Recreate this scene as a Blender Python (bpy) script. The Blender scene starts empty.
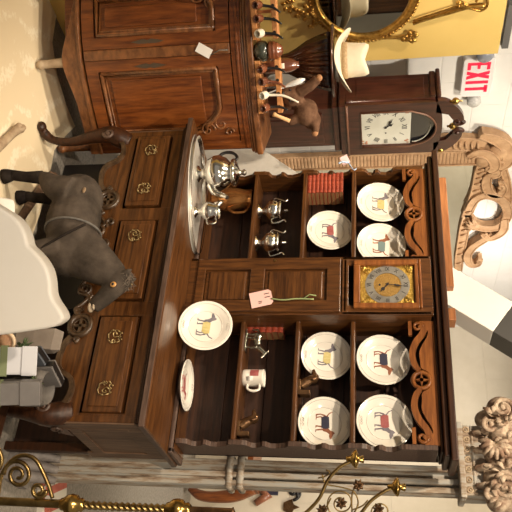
import bpy, bmesh, math, random
from mathutils import Vector, Matrix
random.seed(7)
R = math.radians; PI = math.pi
C = bpy.context.scene.collection
V = Vector
# ------------------------------------------------------------------ camera model (photo turned on its side)
FPX = 730.88; YAW = .559; PITCH = -.1625; ROLL = -.013
CAM = V((1.6714, -3.1684, 1.7))
FW = V((-math.sin(YAW)*math.cos(PITCH), math.cos(YAW)*math.cos(PITCH), math.sin(PITCH)))
RT = V((math.cos(YAW), math.sin(YAW), 0)); UP = RT.cross(FW)
R2 = RT*math.cos(ROLL) + UP*math.sin(ROLL); U2 = -RT*math.sin(ROLL) + UP*math.cos(ROLL)
def ray(px, py): return FW + R2*((py-256)/FPX) + U2*((px-256)/FPX)
def at(px, py, axis, v):
    r = ray(px, py); i = 'xyz'.index(axis); return CAM + r*((v-CAM[i])/r[i])
def atd(px, py, d): return CAM + ray(px, py)*d
def atp(px, py, p0, n):
    r = ray(px, py); return CAM + r*((p0-CAM).dot(n)/r.dot(n))
cd = bpy.data.cameras.new('camera'); cam = bpy.data.objects.new('camera', cd); C.objects.link(cam)
cd.sensor_width = 36; cd.lens = 36*FPX/512; cd.clip_start = .05
m = Matrix.Identity(4)
for i in range(3): m[i][0] = U2[i]; m[i][1] = -R2[i]; m[i][2] = -FW[i]; m[i][3] = CAM[i]
cam.matrix_world = m
bpy.context.scene.camera = cam
vs = bpy.context.scene.view_settings
vs.view_transform = 'Standard'; vs.look = 'None'; vs.gamma = 1; vs.use_curve_mapping = False; vs.exposure = 0.0
# ------------------------------------------------------------------ materials
def mat(name, c1, c2=None, rough=.5, metal=0, scale=6, stretch=(1,1,1), bump=0, spec=.5, detail=6, lo=.35, hi=.65, coat=0, trans=0, c3=None, fine=0):
    M = bpy.data.materials.new(name); M.use_nodes = True
    nt = M.node_tree; b = nt.nodes['Principled BSDF']; L = nt.links.new
    b.inputs['Roughness'].default_value = rough; b.inputs['Metallic'].default_value = metal
    b.inputs['Specular IOR Level'].default_value = spec; b.inputs['Coat Weight'].default_value = coat
    b.inputs['Coat Roughness'].default_value = .25
    b.inputs['Transmission Weight'].default_value = trans
    b.inputs['Base Color'].default_value = (*c1, 1)
    if c2 or bump:
        tc = nt.nodes.new('ShaderNodeTexCoord'); mp = nt.nodes.new('ShaderNodeMapping')
        mp.inputs['Scale'].default_value = stretch
        nz = nt.nodes.new('ShaderNodeTexNoise'); nz.inputs['Scale'].default_value = scale; nz.inputs['Detail'].default_value = detail
        nz.inputs['Roughness'].default_value = .6
        L(tc.outputs['Object'], mp.inputs['Vector']); L(mp.outputs['Vector'], nz.inputs['Vector'])
        if c2:
            cr = nt.nodes.new('ShaderNodeValToRGB'); e = cr.color_ramp.elements
            e[0].position = lo; e[0].color = (*c1, 1); e[1].position = hi; e[1].color = (*c2, 1)
            if c3: x = e.new(hi+.12); x.color = (*c3, 1)
            L(nz.outputs['Fac'], cr.inputs['Fac']); L(cr.outputs['Color'], b.inputs['Base Color'])
        if bump:
            bp = nt.nodes.new('ShaderNodeBump'); bp.inputs['Strength'].default_value = bump; bp.inputs['Distance'].default_value = .004
            src = nz
            if fine:
                src = nt.nodes.new('ShaderNodeTexNoise'); src.inputs['Scale'].default_value = fine; L(tc.outputs['Object'], src.inputs['Vector'])
            L(src.outputs['Fac'], bp.inputs['Height']); L(bp.outputs['Normal'], b.inputs['Normal'])
    return M
GX = (1.2, 14, 14); GZ = (14, 14, 1.2)
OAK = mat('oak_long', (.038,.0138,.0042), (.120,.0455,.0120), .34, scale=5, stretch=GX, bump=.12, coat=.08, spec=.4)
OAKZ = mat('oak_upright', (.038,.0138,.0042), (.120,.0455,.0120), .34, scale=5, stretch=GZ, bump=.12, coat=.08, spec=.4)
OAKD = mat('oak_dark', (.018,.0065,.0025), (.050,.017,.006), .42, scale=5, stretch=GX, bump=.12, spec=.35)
OAKF = mat('oak_fretwork', (.120,.036,.008), (.26,.090,.020), .42, scale=5, stretch=GX, bump=.12, spec=.35)
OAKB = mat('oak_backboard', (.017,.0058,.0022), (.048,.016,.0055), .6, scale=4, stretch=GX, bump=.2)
OAKS = mat('oak_worn_or_shaded', (.075,.042,.025), (.16,.095,.058), .5, scale=5, stretch=GZ, bump=.15)
CARVD = mat('oak_carving', (.030,.016,.008), (.085,.048,.024), .35, scale=30, coat=.2)
OAKE = mat('oak_worn_edge', (.045,.025,.017), (.11,.066,.048), .45, scale=9, stretch=GX)
WALN = mat('walnut', (.088,.0215,.0050), (.235,.070,.0150), .30, scale=5, stretch=(10,10,1.1), bump=.06, coat=.12)
WALNL = mat('walnut_moulding', (.105,.036,.011), (.25,.098,.032), .33, scale=6, stretch=(3,3,6), coat=.3)
MAHO = mat('mahogany', (.030,.009,.0055), (.075,.022,.012), .28, scale=5, stretch=(10,10,1.2), coat=.4)
MAHOL = mat('mahogany_worn', (.12,.052,.03), (.2,.10,.06), .4, scale=6)
DKWD = mat('dark_turned_wood', (.012,.0045,.003), (.06,.018,.007), .14, scale=7, stretch=(1,1,.25), coat=.6)
PINE = mat('pine', (.46,.19,.062), (.60,.28,.105), .45, scale=8, stretch=(8,1,8))
PLNK = mat('orange_plank', (.22,.078,.024), (.36,.14,.045), .5, scale=7, stretch=GX)
TANW = mat('stripped_carved_wood', (.36,.205,.105), (.52,.33,.185), .62, scale=14, bump=.2)
DRIFT = mat('weathered_or_lit_carving', (.30,.21,.13), (.50,.39,.26), .7, scale=16, bump=.3)
BRASS = mat('brass', (.36,.22,.06), (.56,.37,.12), .25, 1, scale=12)
BRASSD = mat('aged_brass', (.20,.13,.05), (.40,.28,.11), .36, 1, scale=20)
ABRASS = mat('antique_handle_brass', (.22,.16,.075), (.50,.39,.20), .38, 1, scale=40)
TRAYM = mat('tray_silver', (.50,.48,.44), (.62,.60,.55), .36, .45, scale=9)
SILV = mat('silver', (.72,.70,.64), (.86,.84,.79), .13, 1, scale=20)
PEWT = mat('pewter', (.33,.31,.25), (.62,.60,.50), .24, 1, scale=25)
GILT = mat('gilt', (.34,.17,.035), (.62,.38,.10), .36, 1, scale=45, bump=.5)
GILTD = mat('gilt_clock', (.55,.33,.05), (.80,.56,.16), .35, 1, scale=160, bump=.8)
SDIAL = mat('silvered_ring', (.33,.31,.27), (.46,.44,.39), .35, .7, scale=30)
CERA = mat('white_glaze', (.80,.76,.68), rough=.13, coat=.5)
CERAR = mat('embossed_grey', (.60,.57,.52), rough=.25)
FELT = mat('grey_felt', (.034,.027,.021), (.086,.068,.054), .95, scale=9, bump=.35, spec=.15, fine=250)
FELTD = mat('dark_felt', (.012,.009,.008), (.03,.024,.02), .95, scale=20, spec=.1)
STRAP = mat('felt_strap', (.075,.068,.062), (.15,.14,.125), .8, scale=30)
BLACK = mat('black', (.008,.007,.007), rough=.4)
NAVY = mat('navy', (.035,.035,.06), rough=.3)
INK = mat('ink', (.02,.018,.02), rough=.5)
DOGG = mat('dog_grey', (.13,.12,.15), (.22,.2,.22), .3, scale=60)
DOGB = mat('dog_brown', (.21,.075,.04), (.3,.12,.06), .3, scale=60)
CYEL = mat('coat_yellow', (.50,.40,.13), (.62,.55,.28), .3, scale=120, stretch=(3,.4,.4))
CRED = mat('coat_red', (.29,.075,.075), (.38,.12,.115), .3, scale=60)
CTEAL = mat('coat_teal', (.16,.23,.23), rough=.3)
REDL = mat('red_leather', (.20,.028,.014), (.36,.065,.03), .45, scale=50)
PAGES = mat('book_pages', (.24,.115,.045), (.34,.18,.08), .7, scale=8, stretch=(1,1,20))
COPP = mat('copper_lustre', (.32,.13,.04), (.52,.25,.08), .18, .75, scale=14)
BRNZ = mat('bronze', (.085,.042,.02), (.22,.12,.055), .3, .7, scale=30)
BEARM = mat('brown_plush', (.075,.038,.022), (.14,.075,.045), .95, scale=30, bump=.6, spec=.1, fine=220)
BEARL = mat('tan_plush', (.28,.14,.07), (.36,.2,.1), .95, scale=30, bump=.4, spec=.1)
HATM = mat('cream_felt_hat', (.60,.52,.38), (.66,.585,.45), .85, scale=12, spec=.2)
HATB = mat('hat_band', (.30,.19,.09), (.48,.35,.2), .7, scale=120)
YELW = mat('yellow_paint', (.70,.49,.145), (.74,.53,.17), .5, scale=3)
WHITEW = mat('white_brick_paint', (.74,.72,.68), (.80,.785,.75), .6, scale=5, bump=.15)
CREAMW = mat('cream_plaster', (.66,.60,.49), (.72,.66,.55), .7, scale=3, bump=.08)
CEILM = mat('ceiling_white', (.7,.68,.62), rough=.9)
WPAPER = mat('white_paper', (.85,.83,.80), rough=.7)
PINKP = mat('pink_paper', (.80,.50,.46), rough=.7)
GREENS = mat('green_string', (.25,.30,.13), rough=.8)
GRNRIB = mat('green_ribbon', (.15,.18,.085), rough=.6)
GBOX = mat('grey_gift_paper', (.115,.105,.10), (.165,.155,.15), .6, scale=5)
GBOX2 = mat('blue_grey_gift_paper', (.055,.063,.078), (.09,.10,.12), .6, scale=5)
WBOX = mat('white_gift_paper', (.50,.51,.55), rough=.6)
LEAF = mat('fir_green', (.03,.055,.02), (.07,.10,.035), .7, scale=40)
CLOTH = mat('taupe_cloth', (.14,.115,.095), (.22,.185,.155), .85, scale=6)
WHITEC = mat('cream_upholstery', (.82,.78,.71), (.87,.84,.78), .55, scale=3)
BEAMW = mat('white_paint_beam', (.80,.78,.72), (.84,.82,.77), .55, scale=4)
BEAMD = mat('dark_grey_paint', (.055,.053,.05), rough=.5)
EXITW = mat('exit_plastic', (.82,.80,.80), rough=.35)
EXITR = bpy.data.materials.new('exit_red'); EXITR.use_nodes = True
_b = EXITR.node_tree.nodes['Principled BSDF']; _b.inputs['Base Color'].default_value = (.8,.01,.03,1)
_b.inputs['Emission Color'].default_value = (.9,.012,.06,1); _b.inputs['Emission Strength'].default_value = .75
MIRR = mat('mirror_glass', (.62,.64,.62), rough=.03, metal=1)
DARKG = mat('dark_arch', (.012,.014,.018), rough=.08, spec=.8)
DIALW = mat('white_dial', (.70,.70,.60), (.77,.77,.68), .35, scale=8)
FLOWR = mat('painted_flowers', (.45,.10,.06), (.62,.45,.28), .4, scale=300)
BLUEG = mat('clear_blue', (.35,.45,.6), rough=.1)
JARB = mat('brown_glazed', (.10,.03,.015), (.17,.06,.03), .12, scale=8, coat=.8)
JARK = mat('dark_green_pot', (.018,.022,.016), (.05,.055,.04), .15, scale=8, coat=.6)
MEER = mat('meerschaum', (.72,.66,.54), rough=.35)
BRIAR = mat('briar', (.12,.035,.015), (.22,.07,.03), .25, scale=30, coat=.5)
PURP = mat('purple_sheen', (.06,.03,.05), rough=.2, coat=.6)
# peeling paint column
def peel():
    M = bpy.data.materials.new('peeling_paint'); M.use_nodes = True; nt = M.node_tree; b = nt.nodes['Principled BSDF']; L = nt.links.new
    tc = nt.nodes.new('ShaderNodeTexCoord'); mp = nt.nodes.new('ShaderNodeMapping'); mp.inputs['Scale'].default_value = (22, 22, 3.2)
    n1 = nt.nodes.new('ShaderNodeTexNoise'); n1.inputs['Scale'].default_value = 1.6; n1.inputs['Detail'].default_value = 9; n1.inputs['Roughness'].default_value = .7
    cr = nt.nodes.new('ShaderNodeValToRGB'); e = cr.color_ramp.elements
    e[0].position = .33; e[0].color = (.13,.08,.05,1); e[1].position = .44; e[1].color = (.33,.25,.175,1)
    x = e.new(.52); x.color = (.43,.385,.32,1); x = e.new(.62); x.color = (.40,.40,.37,1); x = e.new(.72); x.color = (.40,.27,.19,1)
    L(tc.outputs['Object'], mp.inputs['Vector']); L(mp.outputs['Vector'], n1.inputs['Vector']); L(n1.outputs['Fac'], cr.inputs['Fac']); L(cr.outputs['Color'], b.inputs['Base Color'])
    bp = nt.nodes.new('ShaderNodeBump'); bp.inputs['Strength'].default_value = .5; bp.inputs['Distance'].default_value = .004
    L(n1.outputs['Fac'], bp.inputs['Height']); L(bp.outputs['Normal'], b.inputs['Normal']); b.inputs['Roughness'].default_value = .7
    return M
PEEL = peel()
def damask():
    M = bpy.data.materials.new('damask_rug'); M.use_nodes = True; nt = M.node_tree; b = nt.nodes['Principled BSDF']; L = nt.links.new
    tc = nt.nodes.new('ShaderNodeTexCoord')
    mp = nt.nodes.new('ShaderNodeMapping'); mp.inputs['Rotation'].default_value = (0,0,.5); L(tc.outputs['Object'], mp.inputs['Vector'])
    n0 = nt.nodes.new('ShaderNodeTexNoise'); n0.inputs['Scale'].default_value = 7; n0.inputs['Detail'].default_value = 2; L(mp.outputs['Vector'], n0.inputs['Vector'])
    n1 = nt.nodes.new('ShaderNodeTexNoise'); n1.inputs['Scale'].default_value = 55; n1.inputs['Detail'].default_value = 5; L(mp.outputs['Vector'], n1.inputs['Vector'])
    w = nt.nodes.new('ShaderNodeTexWave'); w.wave_type = 'RINGS'; w.inputs['Scale'].default_value = 1.6; w.inputs['Distortion'].default_value = 14; w.inputs['Detail'].default_value = 3
    L(mp.outputs['Vector'], w.inputs['Vector'])
    a = nt.nodes.new('ShaderNodeMath'); a.operation = 'MULTIPLY'; L(w.outputs['Fac'], a.inputs[0]); L(n0.outputs['Fac'], a.inputs[1])
    c = nt.nodes.new('ShaderNodeMath'); c.operation = 'MULTIPLY'; L(a.outputs[0], c.inputs[0]); L(n1.outputs['Fac'], c.inputs[1])
    cr = nt.nodes.new('ShaderNodeValToRGB'); e = cr.color_ramp.elements
    e[0].position = .18; e[0].color = (.74,.62,.42,1); e[1].position = .30; e[1].color = (.84,.75,.56,1)
    L(c.outputs[0], cr.inputs['Fac']); L(cr.outputs['Color'], b.inputs['Base Color']); b.inputs['Roughness'].default_value = .8
    bp = nt.nodes.new('ShaderNodeBump'); bp.inputs['Strength'].default_value = .5; bp.inputs['Distance'].default_value = .005
    L(c.outputs[0], bp.inputs['Height']); L(bp.outputs['Normal'], b.inputs['Normal'])
    return M
RUGM = damask()
FLOORM = mat('speckled_concrete', (.16,.145,.125), (.33,.30,.26), .75, scale=60, bump=.3, lo=.3, hi=.7)
def brickwall(name, c1, c2, w=.42, h=.21, off=.5):
    M = mat(name, c1, c2, .6, scale=5); nt = M.node_tree; b = nt.nodes['Principled BSDF']; L = nt.links.new
    tc = nt.nodes.new('ShaderNodeTexCoord'); sp = nt.nodes.new('ShaderNodeSeparateXYZ'); cb = nt.nodes.new('ShaderNodeCombineXYZ')
    L(tc.outputs['Object'], sp.inputs[0]); ad = nt.nodes.new('ShaderNodeMath'); L(sp.outputs[0], ad.inputs[0]); L(sp.outputs[1], ad.inputs[1])
    L(ad.outputs[0], cb.inputs[0]); L(sp.outputs[2], cb.inputs[1])
    br = nt.nodes.new('ShaderNodeTexBrick'); br.inputs['Scale'].default_value = 1; br.inputs['Brick Width'].default_value = w; br.inputs['Row Height'].default_value = h
    br.inputs['Mortar Size'].default_value = .006; br.inputs['Mortar Smooth'].default_value = .3; br.inputs['Bias'].default_value = 0
    L(cb.outputs[0], br.inputs['Vector'])
    bp = nt.nodes.new('ShaderNodeBump'); bp.invert = True; bp.inputs['Strength'].default_value = .6; bp.inputs['Distance'].default_value = .006
    L(br.outputs['Fac'], bp.inputs['Height']); L(bp.outputs['Normal'], b.inputs['Normal'])
    return M
BRICKW = brickwall('painted_block_wall', (.74,.725,.69), (.79,.775,.745))
PANELW = brickwall('cream_panel_wall', (.62,.55,.43), (.68,.61,.49), 1.2, .9)
# ------------------------------------------------------------------ mesh builder
def FR(o, u, v):
    u = V(u).normalized(); w = u.cross(V(v)).normalized(); v = w.cross(u)
    M = Matrix.Identity(4)
    for i in range(3): M[i][0] = u[i]; M[i][1] = v[i]; M[i][2] = w[i]; M[i][3] = o[i]
    return M
def FRONT(x, y, z): return FR((x,y,z), (1,0,0), (0,0,1))        # u right, v up, w towards the viewer
class MB:
    def __init__(s): s.bm = bmesh.new(); s.mi = 0
    def face(s, vs, sm=False):
        try:
            f = s.bm.faces.new(vs); f.material_index = s.mi; f.smooth = sm; return f
        except ValueError: return None
    def loft(s, rings, closed=True, cap=True, sm=True, loop=False):
        vr = [[s.bm.verts.new(p) for p in r] for r in rings]; n = len(vr[0])
        for a in range(len(vr) - (0 if loop else 1)):
            A, B = vr[a], vr[(a+1) % len(vr)]
            for i in range(n if closed else n-1):
                j = (i+1) % n; s.face((A[i], A[j], B[j], B[i]), sm)
        if cap and not loop: s.face(list(reversed(vr[0]))); s.face(vr[-1])
        return s
    def box(s, x0, x1, y0, y1, z0, z1, M=None):
        P = [V((x,y,z)) for z in (z0,z1) for x,y in ((x0,y0),(x1,y0),(x1,y1),(x0,y1))]
        if M: P = [M @ p for p in P]
        v = [s.bm.verts.new(p) for p in P]
        for f in ((3,2,1,0),(4,5,6,7),(0,1,5,4),(1,2,6,5),(2,3,7,6),(3,0,4,7)): s.face([v[i] for i in f])
        return s
    def prism(s, poly, d0, d1, M, sm=False):
        a = [s.bm.verts.new(M @ V((u,v,d0))) for u,v in poly]; b = [s.bm.verts.new(M @ V((u,v,d1))) for u,v in poly]; n = len(poly)
        s.face(list(reversed(a))); s.face(b)
        for i in range(n): j = (i+1) % n; s.face((a[i],a[j],b[j],b[i]), sm)
        return s
    def tube(s, pts, r, seg=8, flat=1, up=None, cap=True):
        pts = [V(p) for p in pts]; n = len(pts)
        if not hasattr(r, '__len__'): r = [r]*n
        T = [(pts[min(i+1,n-1)]-pts[max(i-1,0)]).normalized() for i in range(n)]
        a = V(up) if up else (V((0,0,1)) if abs(T[0].z) < .9 else V((1,0,0)))
        N = (a - T[0]*a.dot(T[0])).normalized(); rings = []
        for i in range(n):
            N = (N - T[i]*N.dot(T[i])).normalized(); B = T[i].cross(N)
            rings.append([pts[i] + (N*math.cos(t)*r[i] + B*math.sin(t)*r[i]*flat) for t in (2*PI*k/seg for k in range(seg))])
        return s.loft(rings, cap=cap)
    def lathe(s, prof, M=None, seg=24, a0=0, a1=2*PI, flute=0, nfl=0):
        M = M or Matrix.Identity(4); full = abs(a1-a0-2*PI) < 1e-6
        K = seg if full else seg+1; rings = []
        for r, z in prof:
            rr = []
            for k in range(K):
                t = a0 + (a1-a0)*k/seg; q = max(r,1e-5)*(1 - flute*abs(math.sin(t*nfl/2)) if flute else 1)
                rr.append(M @ V((q*math.cos(t), q*math.sin(t), z)))
            rings.append(rr)
        return s.loft(rings, closed=full, cap=False)
    def ell(s, c, rad, M=None, seg=16, rn=10):
        Mx = (Matrix.Translation(V(c)) if M is None else Matrix.Translation(V(c)) @ M.to_4x4())
        prof = [(math.sin(PI*i/rn), -math.cos(PI*i/rn)) for i in range(rn+1)]
        return s.lathe(prof, Mx @ Matrix.Diagonal((*rad,1)), seg)
    def torus(s, M, R0, r, seg=32, rs=8, a0=0, a1=2*PI, sx=1):
        full = abs(a1-a0-2*PI) < 1e-6; K = seg if full else seg+1
        rings = []
        for k in range(K):
            t = a0+(a1-a0)*k/seg
            rings.append([M @ V(((R0+r*math.cos(q))*math.cos(t)*sx, (R0+r*math.cos(q))*math.sin(t), r*math.sin(q))) for q in (2*PI*j/rs for j in range(rs))])
        return s.loft(rings, loop=full)
    def ribbon(s, pts, w, d0, d1, M):
        n = len(pts); w = w if hasattr(w,'__len__') else [w]*n; L = []; Rr = []
        for i in range(n):
            a = V(pts[max(i-1,0)]); b = V(pts[min(i+1,n-1)]); t = (b-a).normalized(); nn = V((-t.y, t.x)); p = V(pts[i])
            L.append(p+nn*w[i]/2); Rr.append(p-nn*w[i]/2)
        rings = [[M @ V((L[i].x,L[i].y,d0)), M @ V((Rr[i].x,Rr[i].y,d0)), M @ V((Rr[i].x,Rr[i].y,d1)), M @ V((L[i].x,L[i].y,d1))] for i in range(n)]
        return s.loft(rings, sm=False)
    def curve(s, splines, depth, M, bevel=0):
        cu = bpy.data.curves.new('t', 'CURVE'); cu.dimensions = '2D'; cu.fill_mode = 'BOTH'; cu.extrude = depth; cu.bevel_depth = bevel
        for sp in splines:
            q = cu.splines.new('POLY'); q.points.add(len(sp)-1); q.use_cyclic_u = True
            for i, (u,v) in enumerate(sp): q.points[i].co = (u,v,0,1)
        s._cv(cu, M); return s
    def text(s, t, size, depth, M, sx=1):
        cu = bpy.data.curves.new('t', 'FONT'); cu.body = t; cu.size = size; cu.extrude = depth; cu.align_x = 'CENTER'; cu.align_y = 'CENTER'; cu.resolution_u = 3
        s._cv(cu, M @ Matrix.Diagonal((sx,1,1,1))); return s
    def _cv(s, cu, M):
        o = bpy.data.objects.new('t', cu); C.objects.link(o)
        dg = bpy.context.evaluated_depsgraph_get(); me = bpy.data.meshes.new_from_object(o.evaluated_get(dg))
        me.transform(M); nf = len(s.bm.faces); s.bm.from_mesh(me); s.bm.faces.ensure_lookup_table()
        for f in s.bm.faces[nf:]: f.material_index = s.mi; f.smooth = False
        bpy.data.objects.remove(o); bpy.data.curves.remove(cu); bpy.data.meshes.remove(me)
    def build(s, name, mats, parent=None, bevel=0, voxel=0, smooth=0, label=None, weld=True):
        me = bpy.data.meshes.new(name)
        root = parent
        while root is not None and root.parent is not None: root = root.parent
        if root is not None and root.type == 'EMPTY': 
            s.bm.transform(root.matrix_basis.inverted())
        if weld: bmesh.ops.remove_doubles(s.bm, verts=s.bm.verts, dist=1e-5)
        bmesh.ops.recalc_face_normals(s.bm, faces=s.bm.faces)
        s.bm.to_mesh(me); s.bm.free()
        o = bpy.data.objects.new(name, me); C.objects.link(o)
        for q in (mats if isinstance(mats,(list,tuple)) else [mats]): me.materials.append(q)
        if voxel:
            md = o.modifiers.new('r','REMESH'); md.mode = 'VOXEL'; md.voxel_size = voxel; md.use_smooth_shade = True
            if smooth: k = o.modifiers.new('s','SMOOTH'); k.iterations = smooth; k.factor = .5
            dg = bpy.context.evaluated_depsgraph_get(); me2 = bpy.data.meshes.new_from_object(o.evaluated_get(dg))
            o.modifiers.clear(); o.data = me2
            for p in me2.polygons: p.use_smooth = True
        if bevel:
            b = o.modifiers.new('b','BEVEL'); b.width = bevel; b.segments = 2; b.limit_method = 'ANGLE'; b.angle_limit = R(40)
        if parent is not None: o.parent = parent
        if label: o['label'] = label
        return o
def tag(o, label=None, cat=None, group=None, kind=None):
    for k, v in (('label',label),('category',cat),('group',group),('kind',kind)):
        if v: o[k] = v
    return o
def thing(name, label, cat, loc=(0,0,0), group=None, M=None):
    o = bpy.data.objects.new(name, None); C.objects.link(o); o.empty_display_size = .05
    if M is not None: o.matrix_basis = M
    else: o.location = loc
    return tag(o, label, cat, group)
def arc(cx, cy, r, a0, a1, n=16, ry=None):
    ry = ry or r
    return [(cx+r*math.cos(R(a0+(a1-a0)*i/n)), cy+ry*math.sin(R(a0+(a1-a0)*i/n))) for i in range(n+1)]
def spiral(cx, cy, r0, r1, a0, a1, n=30):
    return [(cx+(r0+(r1-r0)*i/n)*math.cos(R(a0+(a1-a0)*i/n)), cy+(r0+(r1-r0)*i/n)*math.sin(R(a0+(a1-a0)*i/n))) for i in range(n+1)]
def cat(pts, n=6):                        # Catmull-Rom through 2D/3D points
    P = [V(p) for p in pts]; P = [P[0]*2-P[1]] + P + [P[-1]*2-P[-2]]; o = []
    for i in range(1, len(P)-2):
        for k in range(n):
            t = k/n; a,b,c,d = P[i-1],P[i],P[i+1],P[i+2]
            o.append(.5*((2*b)+(c-a)*t+(2*a-5*b+4*c-d)*t*t+(3*b-a-3*c+d)*t**3))
    return o + [P[-2]]
def lin(v, n):                             # resample radii to match cat()
    o = []; m_ = len(v)-1
    for i in range(n): t = i*m_/(n-1); k = min(int(t), m_-1); o.append(v[k]+(v[k+1]-v[k])*(t-k))
    return o
def mir(poly): return [(-u,v) for u,v in poly][::-1]
# ------------------------------------------------------------------ the setting
def struct(o): o['kind'] = 'structure'; return o
struct(MB().box(-1.9, 5, -5.2, 3.7, -.1, 0).build('floor', FLOORM))
struct(MB().box(-1.8, -1.65, -5, 3.6, 0, 3.3).build('wall_left', BRICKW))
struct(MB().box(-1.8, 5, 3.5, 3.65, 0, 3.3).build('wall_back', PANELW))
struct(MB().box(-1.8, 5, -5.2, 3.65, 3.3, 3.4).build('ceiling', CEILM))
rug = MB(); rp = [(-1.62,-.72),(-1.555,-.70),(-1.40,-.69),(-1.264,-.655),(-1.16,-.52),(-1.10,-.35),(-1.08,-.20),(-.95,-.27),(-.78,-.345),(-.51,-.30),(-.31,-.318),(.3,-.40),(.9,-.6),(1.0,-3.0),(-1.62,-3.0)]
rug.prism(rp, 0, .006, Matrix.Identity(4))
tag(rug.build('damask_rug', RUGM), 'cream damask patterned rug on the concrete floor', 'rug')

# ------------------------------------------------------------------ DRESSER
D = thing('dresser', 'tall dark oak dresser with plate rack, built-in square clock and carved apron', 'dresser', (0,-.25,0))
b = MB()
b.box(-.755,-.72,-.48,-.02,.45,.762).box(.72,.755,-.48,-.02,.45,.762).box(-.72,.72,-.04,-.02,.42,.762)
b.box(-.72,.72,-.475,-.04,.46,.475)
for x0,x1 in ((-.76,-.73),(-.285,-.215),(.215,.285),(.73,.76)): b.box(x0,x1,-.482,-.45,.46,.762)
b.box(-.755,.755,-.481,-.45,.705,.762); b.box(-.755,.755,-.481,-.45,.455,.515)
b.box(-.74,.74,-.455,-.44,.5,.72)
b.build('base_carcass', OAK, D, bevel=.003)
for x in (-.757, .757):                                       # framed side panel
    s = 1 if x > 0 else -1; b = MB()
    for y0,y1,z0,z1 in ((-.48,-.41,.42,.762),(-.09,-.02,.42,.762),(-.41,-.09,.70,.762),(-.41,-.09,.45,.50)):
        b.box(min(x,x+s*.010),max(x,x+s*.010),y0,y1,z0,z1)
    b.box(min(x,x+s*.003),max(x,x+s*.003),-.45,-.05,.47,.72)
    b.box(min(x,x+s*.012),max(x,x+s*.012),-.42,-.40,.44,.71)
    b.build('side_panel', OAKS, D, bevel=.003)
b = MB(); b.box(-.79,.79,-.536,.0,.787,.817); b.build('worktop', OAK, D, bevel=.005)
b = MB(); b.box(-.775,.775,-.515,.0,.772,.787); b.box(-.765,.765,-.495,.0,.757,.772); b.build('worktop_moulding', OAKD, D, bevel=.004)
b = MB(); b.box(-.791,.791,-.5385,-.534,.789,.812); b.box(.788,.7925,-.536,0,.789,.812); b.build('worktop_edge', OAKE, D, bevel=.0015)
b = MB(); b.box(-.785,.785,-.196,-.166,.817,.838); b.box(.76,.788,-.196,.0,.817,.838); b.box(-.788,-.76,-.196,.0,.817,.838); b.build('plinth_moulding', OAKE, D, bevel=.006)
def rococo_handle(cx, cz, y, parent, s=1):
    F = FRONT(cx, y, cz); b = MB()
    def T(pts, r): b.tube([F @ V((s*u, v, .006+.004*math.sin(i*.9))) for i,(u,v) in enumerate(pts)], r, 6)
    T(spiral(-.012,.004,.002,.017,40,430,26), .0025)
    T(cat([(-.030,-.006),(-.022,-.022),(-.004,-.027),(.014,-.024),(.028,-.012)],5), .003)     # bail
    T(cat([(-.030,.004),(-.022,.020),(-.006,.024),(.010,.019),(.022,.023),(.030,.012)],5), .0026)
    T(spiral(.022,.002,.002,.010,200,-160,18), .0024)
    for u,v in ((-.028,-.004),(.028,-.008),(0,.026),(.012,.031),(-.018,.028)): b.ell(F @ V((s*u,v,.006)), (.0045,.0035,.0045), seg=8, rn=6)
    return b.build('handle', ABRASS, parent)
for i,(x0,x1,hs) in enumerate(((-.725,-.29,(-.62,-.385)),(-.21,.21,(-.115,.125)),(.29,.725,(.395,.625)))):
    b = MB(); b.box(x0+.004,x1-.004,-.493,-.455,.528,.694); b.box(x0+.026,x1-.026,-.498,-.49,.548,.676); d = b.build('drawer', OAK if i else OAK, D, bevel=.006)
    for k,h in enumerate(hs): rococo_handle(h, .612, -.498, d, 1 if k == 0 else -1)
# apron
FA = FRONT(0,-.48,0)
half = [(0,.47),(.03,.455),(.10,.44),(.14,.395),(.19,.43),(.25,.415),(.285,.39),(.335,.385),(.385,.40),(.43,.385),(.50,.375),(.545,.395),(.575,.44),(.62,.462),(.68,.458),(.70,.42),(.755,.40)]
hp = [tuple(p) for p in cat(half,4)]
outer = mir(hp)[:-1] + hp + [(.755,.515),(-.755,.515)]
holes = []
for sx in (-1,1):
    for q in range(4):
        a = q*90+45; cx, cy = sx*.335,.44
        holes.append([(cx+.008*math.cos(R(a)), cy+.008*math.sin(R(a)))] + arc(cx,cy,.036,a-36,a+36,6))
    holes.append(arc(sx*.20,.455,.016,0,330,11))
b = MB(); b.curve([outer]+holes, .014, FA @ Matrix.Translation((0,0,-.014))); b.build('apron', OAK, D, weld=False)
b = MB()
for sx in (-1,1):
    q = [(sx*u, v) for u,v in [(.70,.43),(.675,.455),(.62,.466),(.575,.447),(.545,.40),(.50,.380),(.43,.388),(.39,.412)]]
    b.ribbon([tuple(p) for p in cat(q,5)], .021, 0, .018, FA); b.torus(FA @ Matrix.Translation((sx*.335,.44,.006)), .047, .012, 32, 8)
    b.torus(FA @ Matrix.Translation((sx*.335,.44,.004)), .031, .004, 32, 6)
    for a in (0,90): b.box(-.034,.034,-.006,.006,-.004,.009, FA @ Matrix.Translation((sx*.335,.44,0)) @ Matrix.Rotation(R(a),4,'Z'))
    for (cx,cy,r,a0,a1) in ((.155,.425,.027,20,560),(.205,.475,.022,200,700),(.085,.47,.02,-60,400),(.268,.415,.016,100,560),(.40,.432,.012,0,500)):
        sp = spiral(sx*cx,cy,r,.003,a0 if sx>0 else 180-a0,a1 if sx>0 else 180-a1,34)
        b.tube([FA @ V((u,v,.004)) for u,v in sp], lin([.010,.008,.005],35), 7)
    b.tube([FA @ V((sx*u,v,.004)) for u,v in cat([(.285,.42),(.255,.40),(.225,.43),(.19,.45),(.17,.40),(.12,.41),(.06,.44),(0,.455)],6)], .009, 7)
b.build('apron_carving', CARVD, D)
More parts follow.
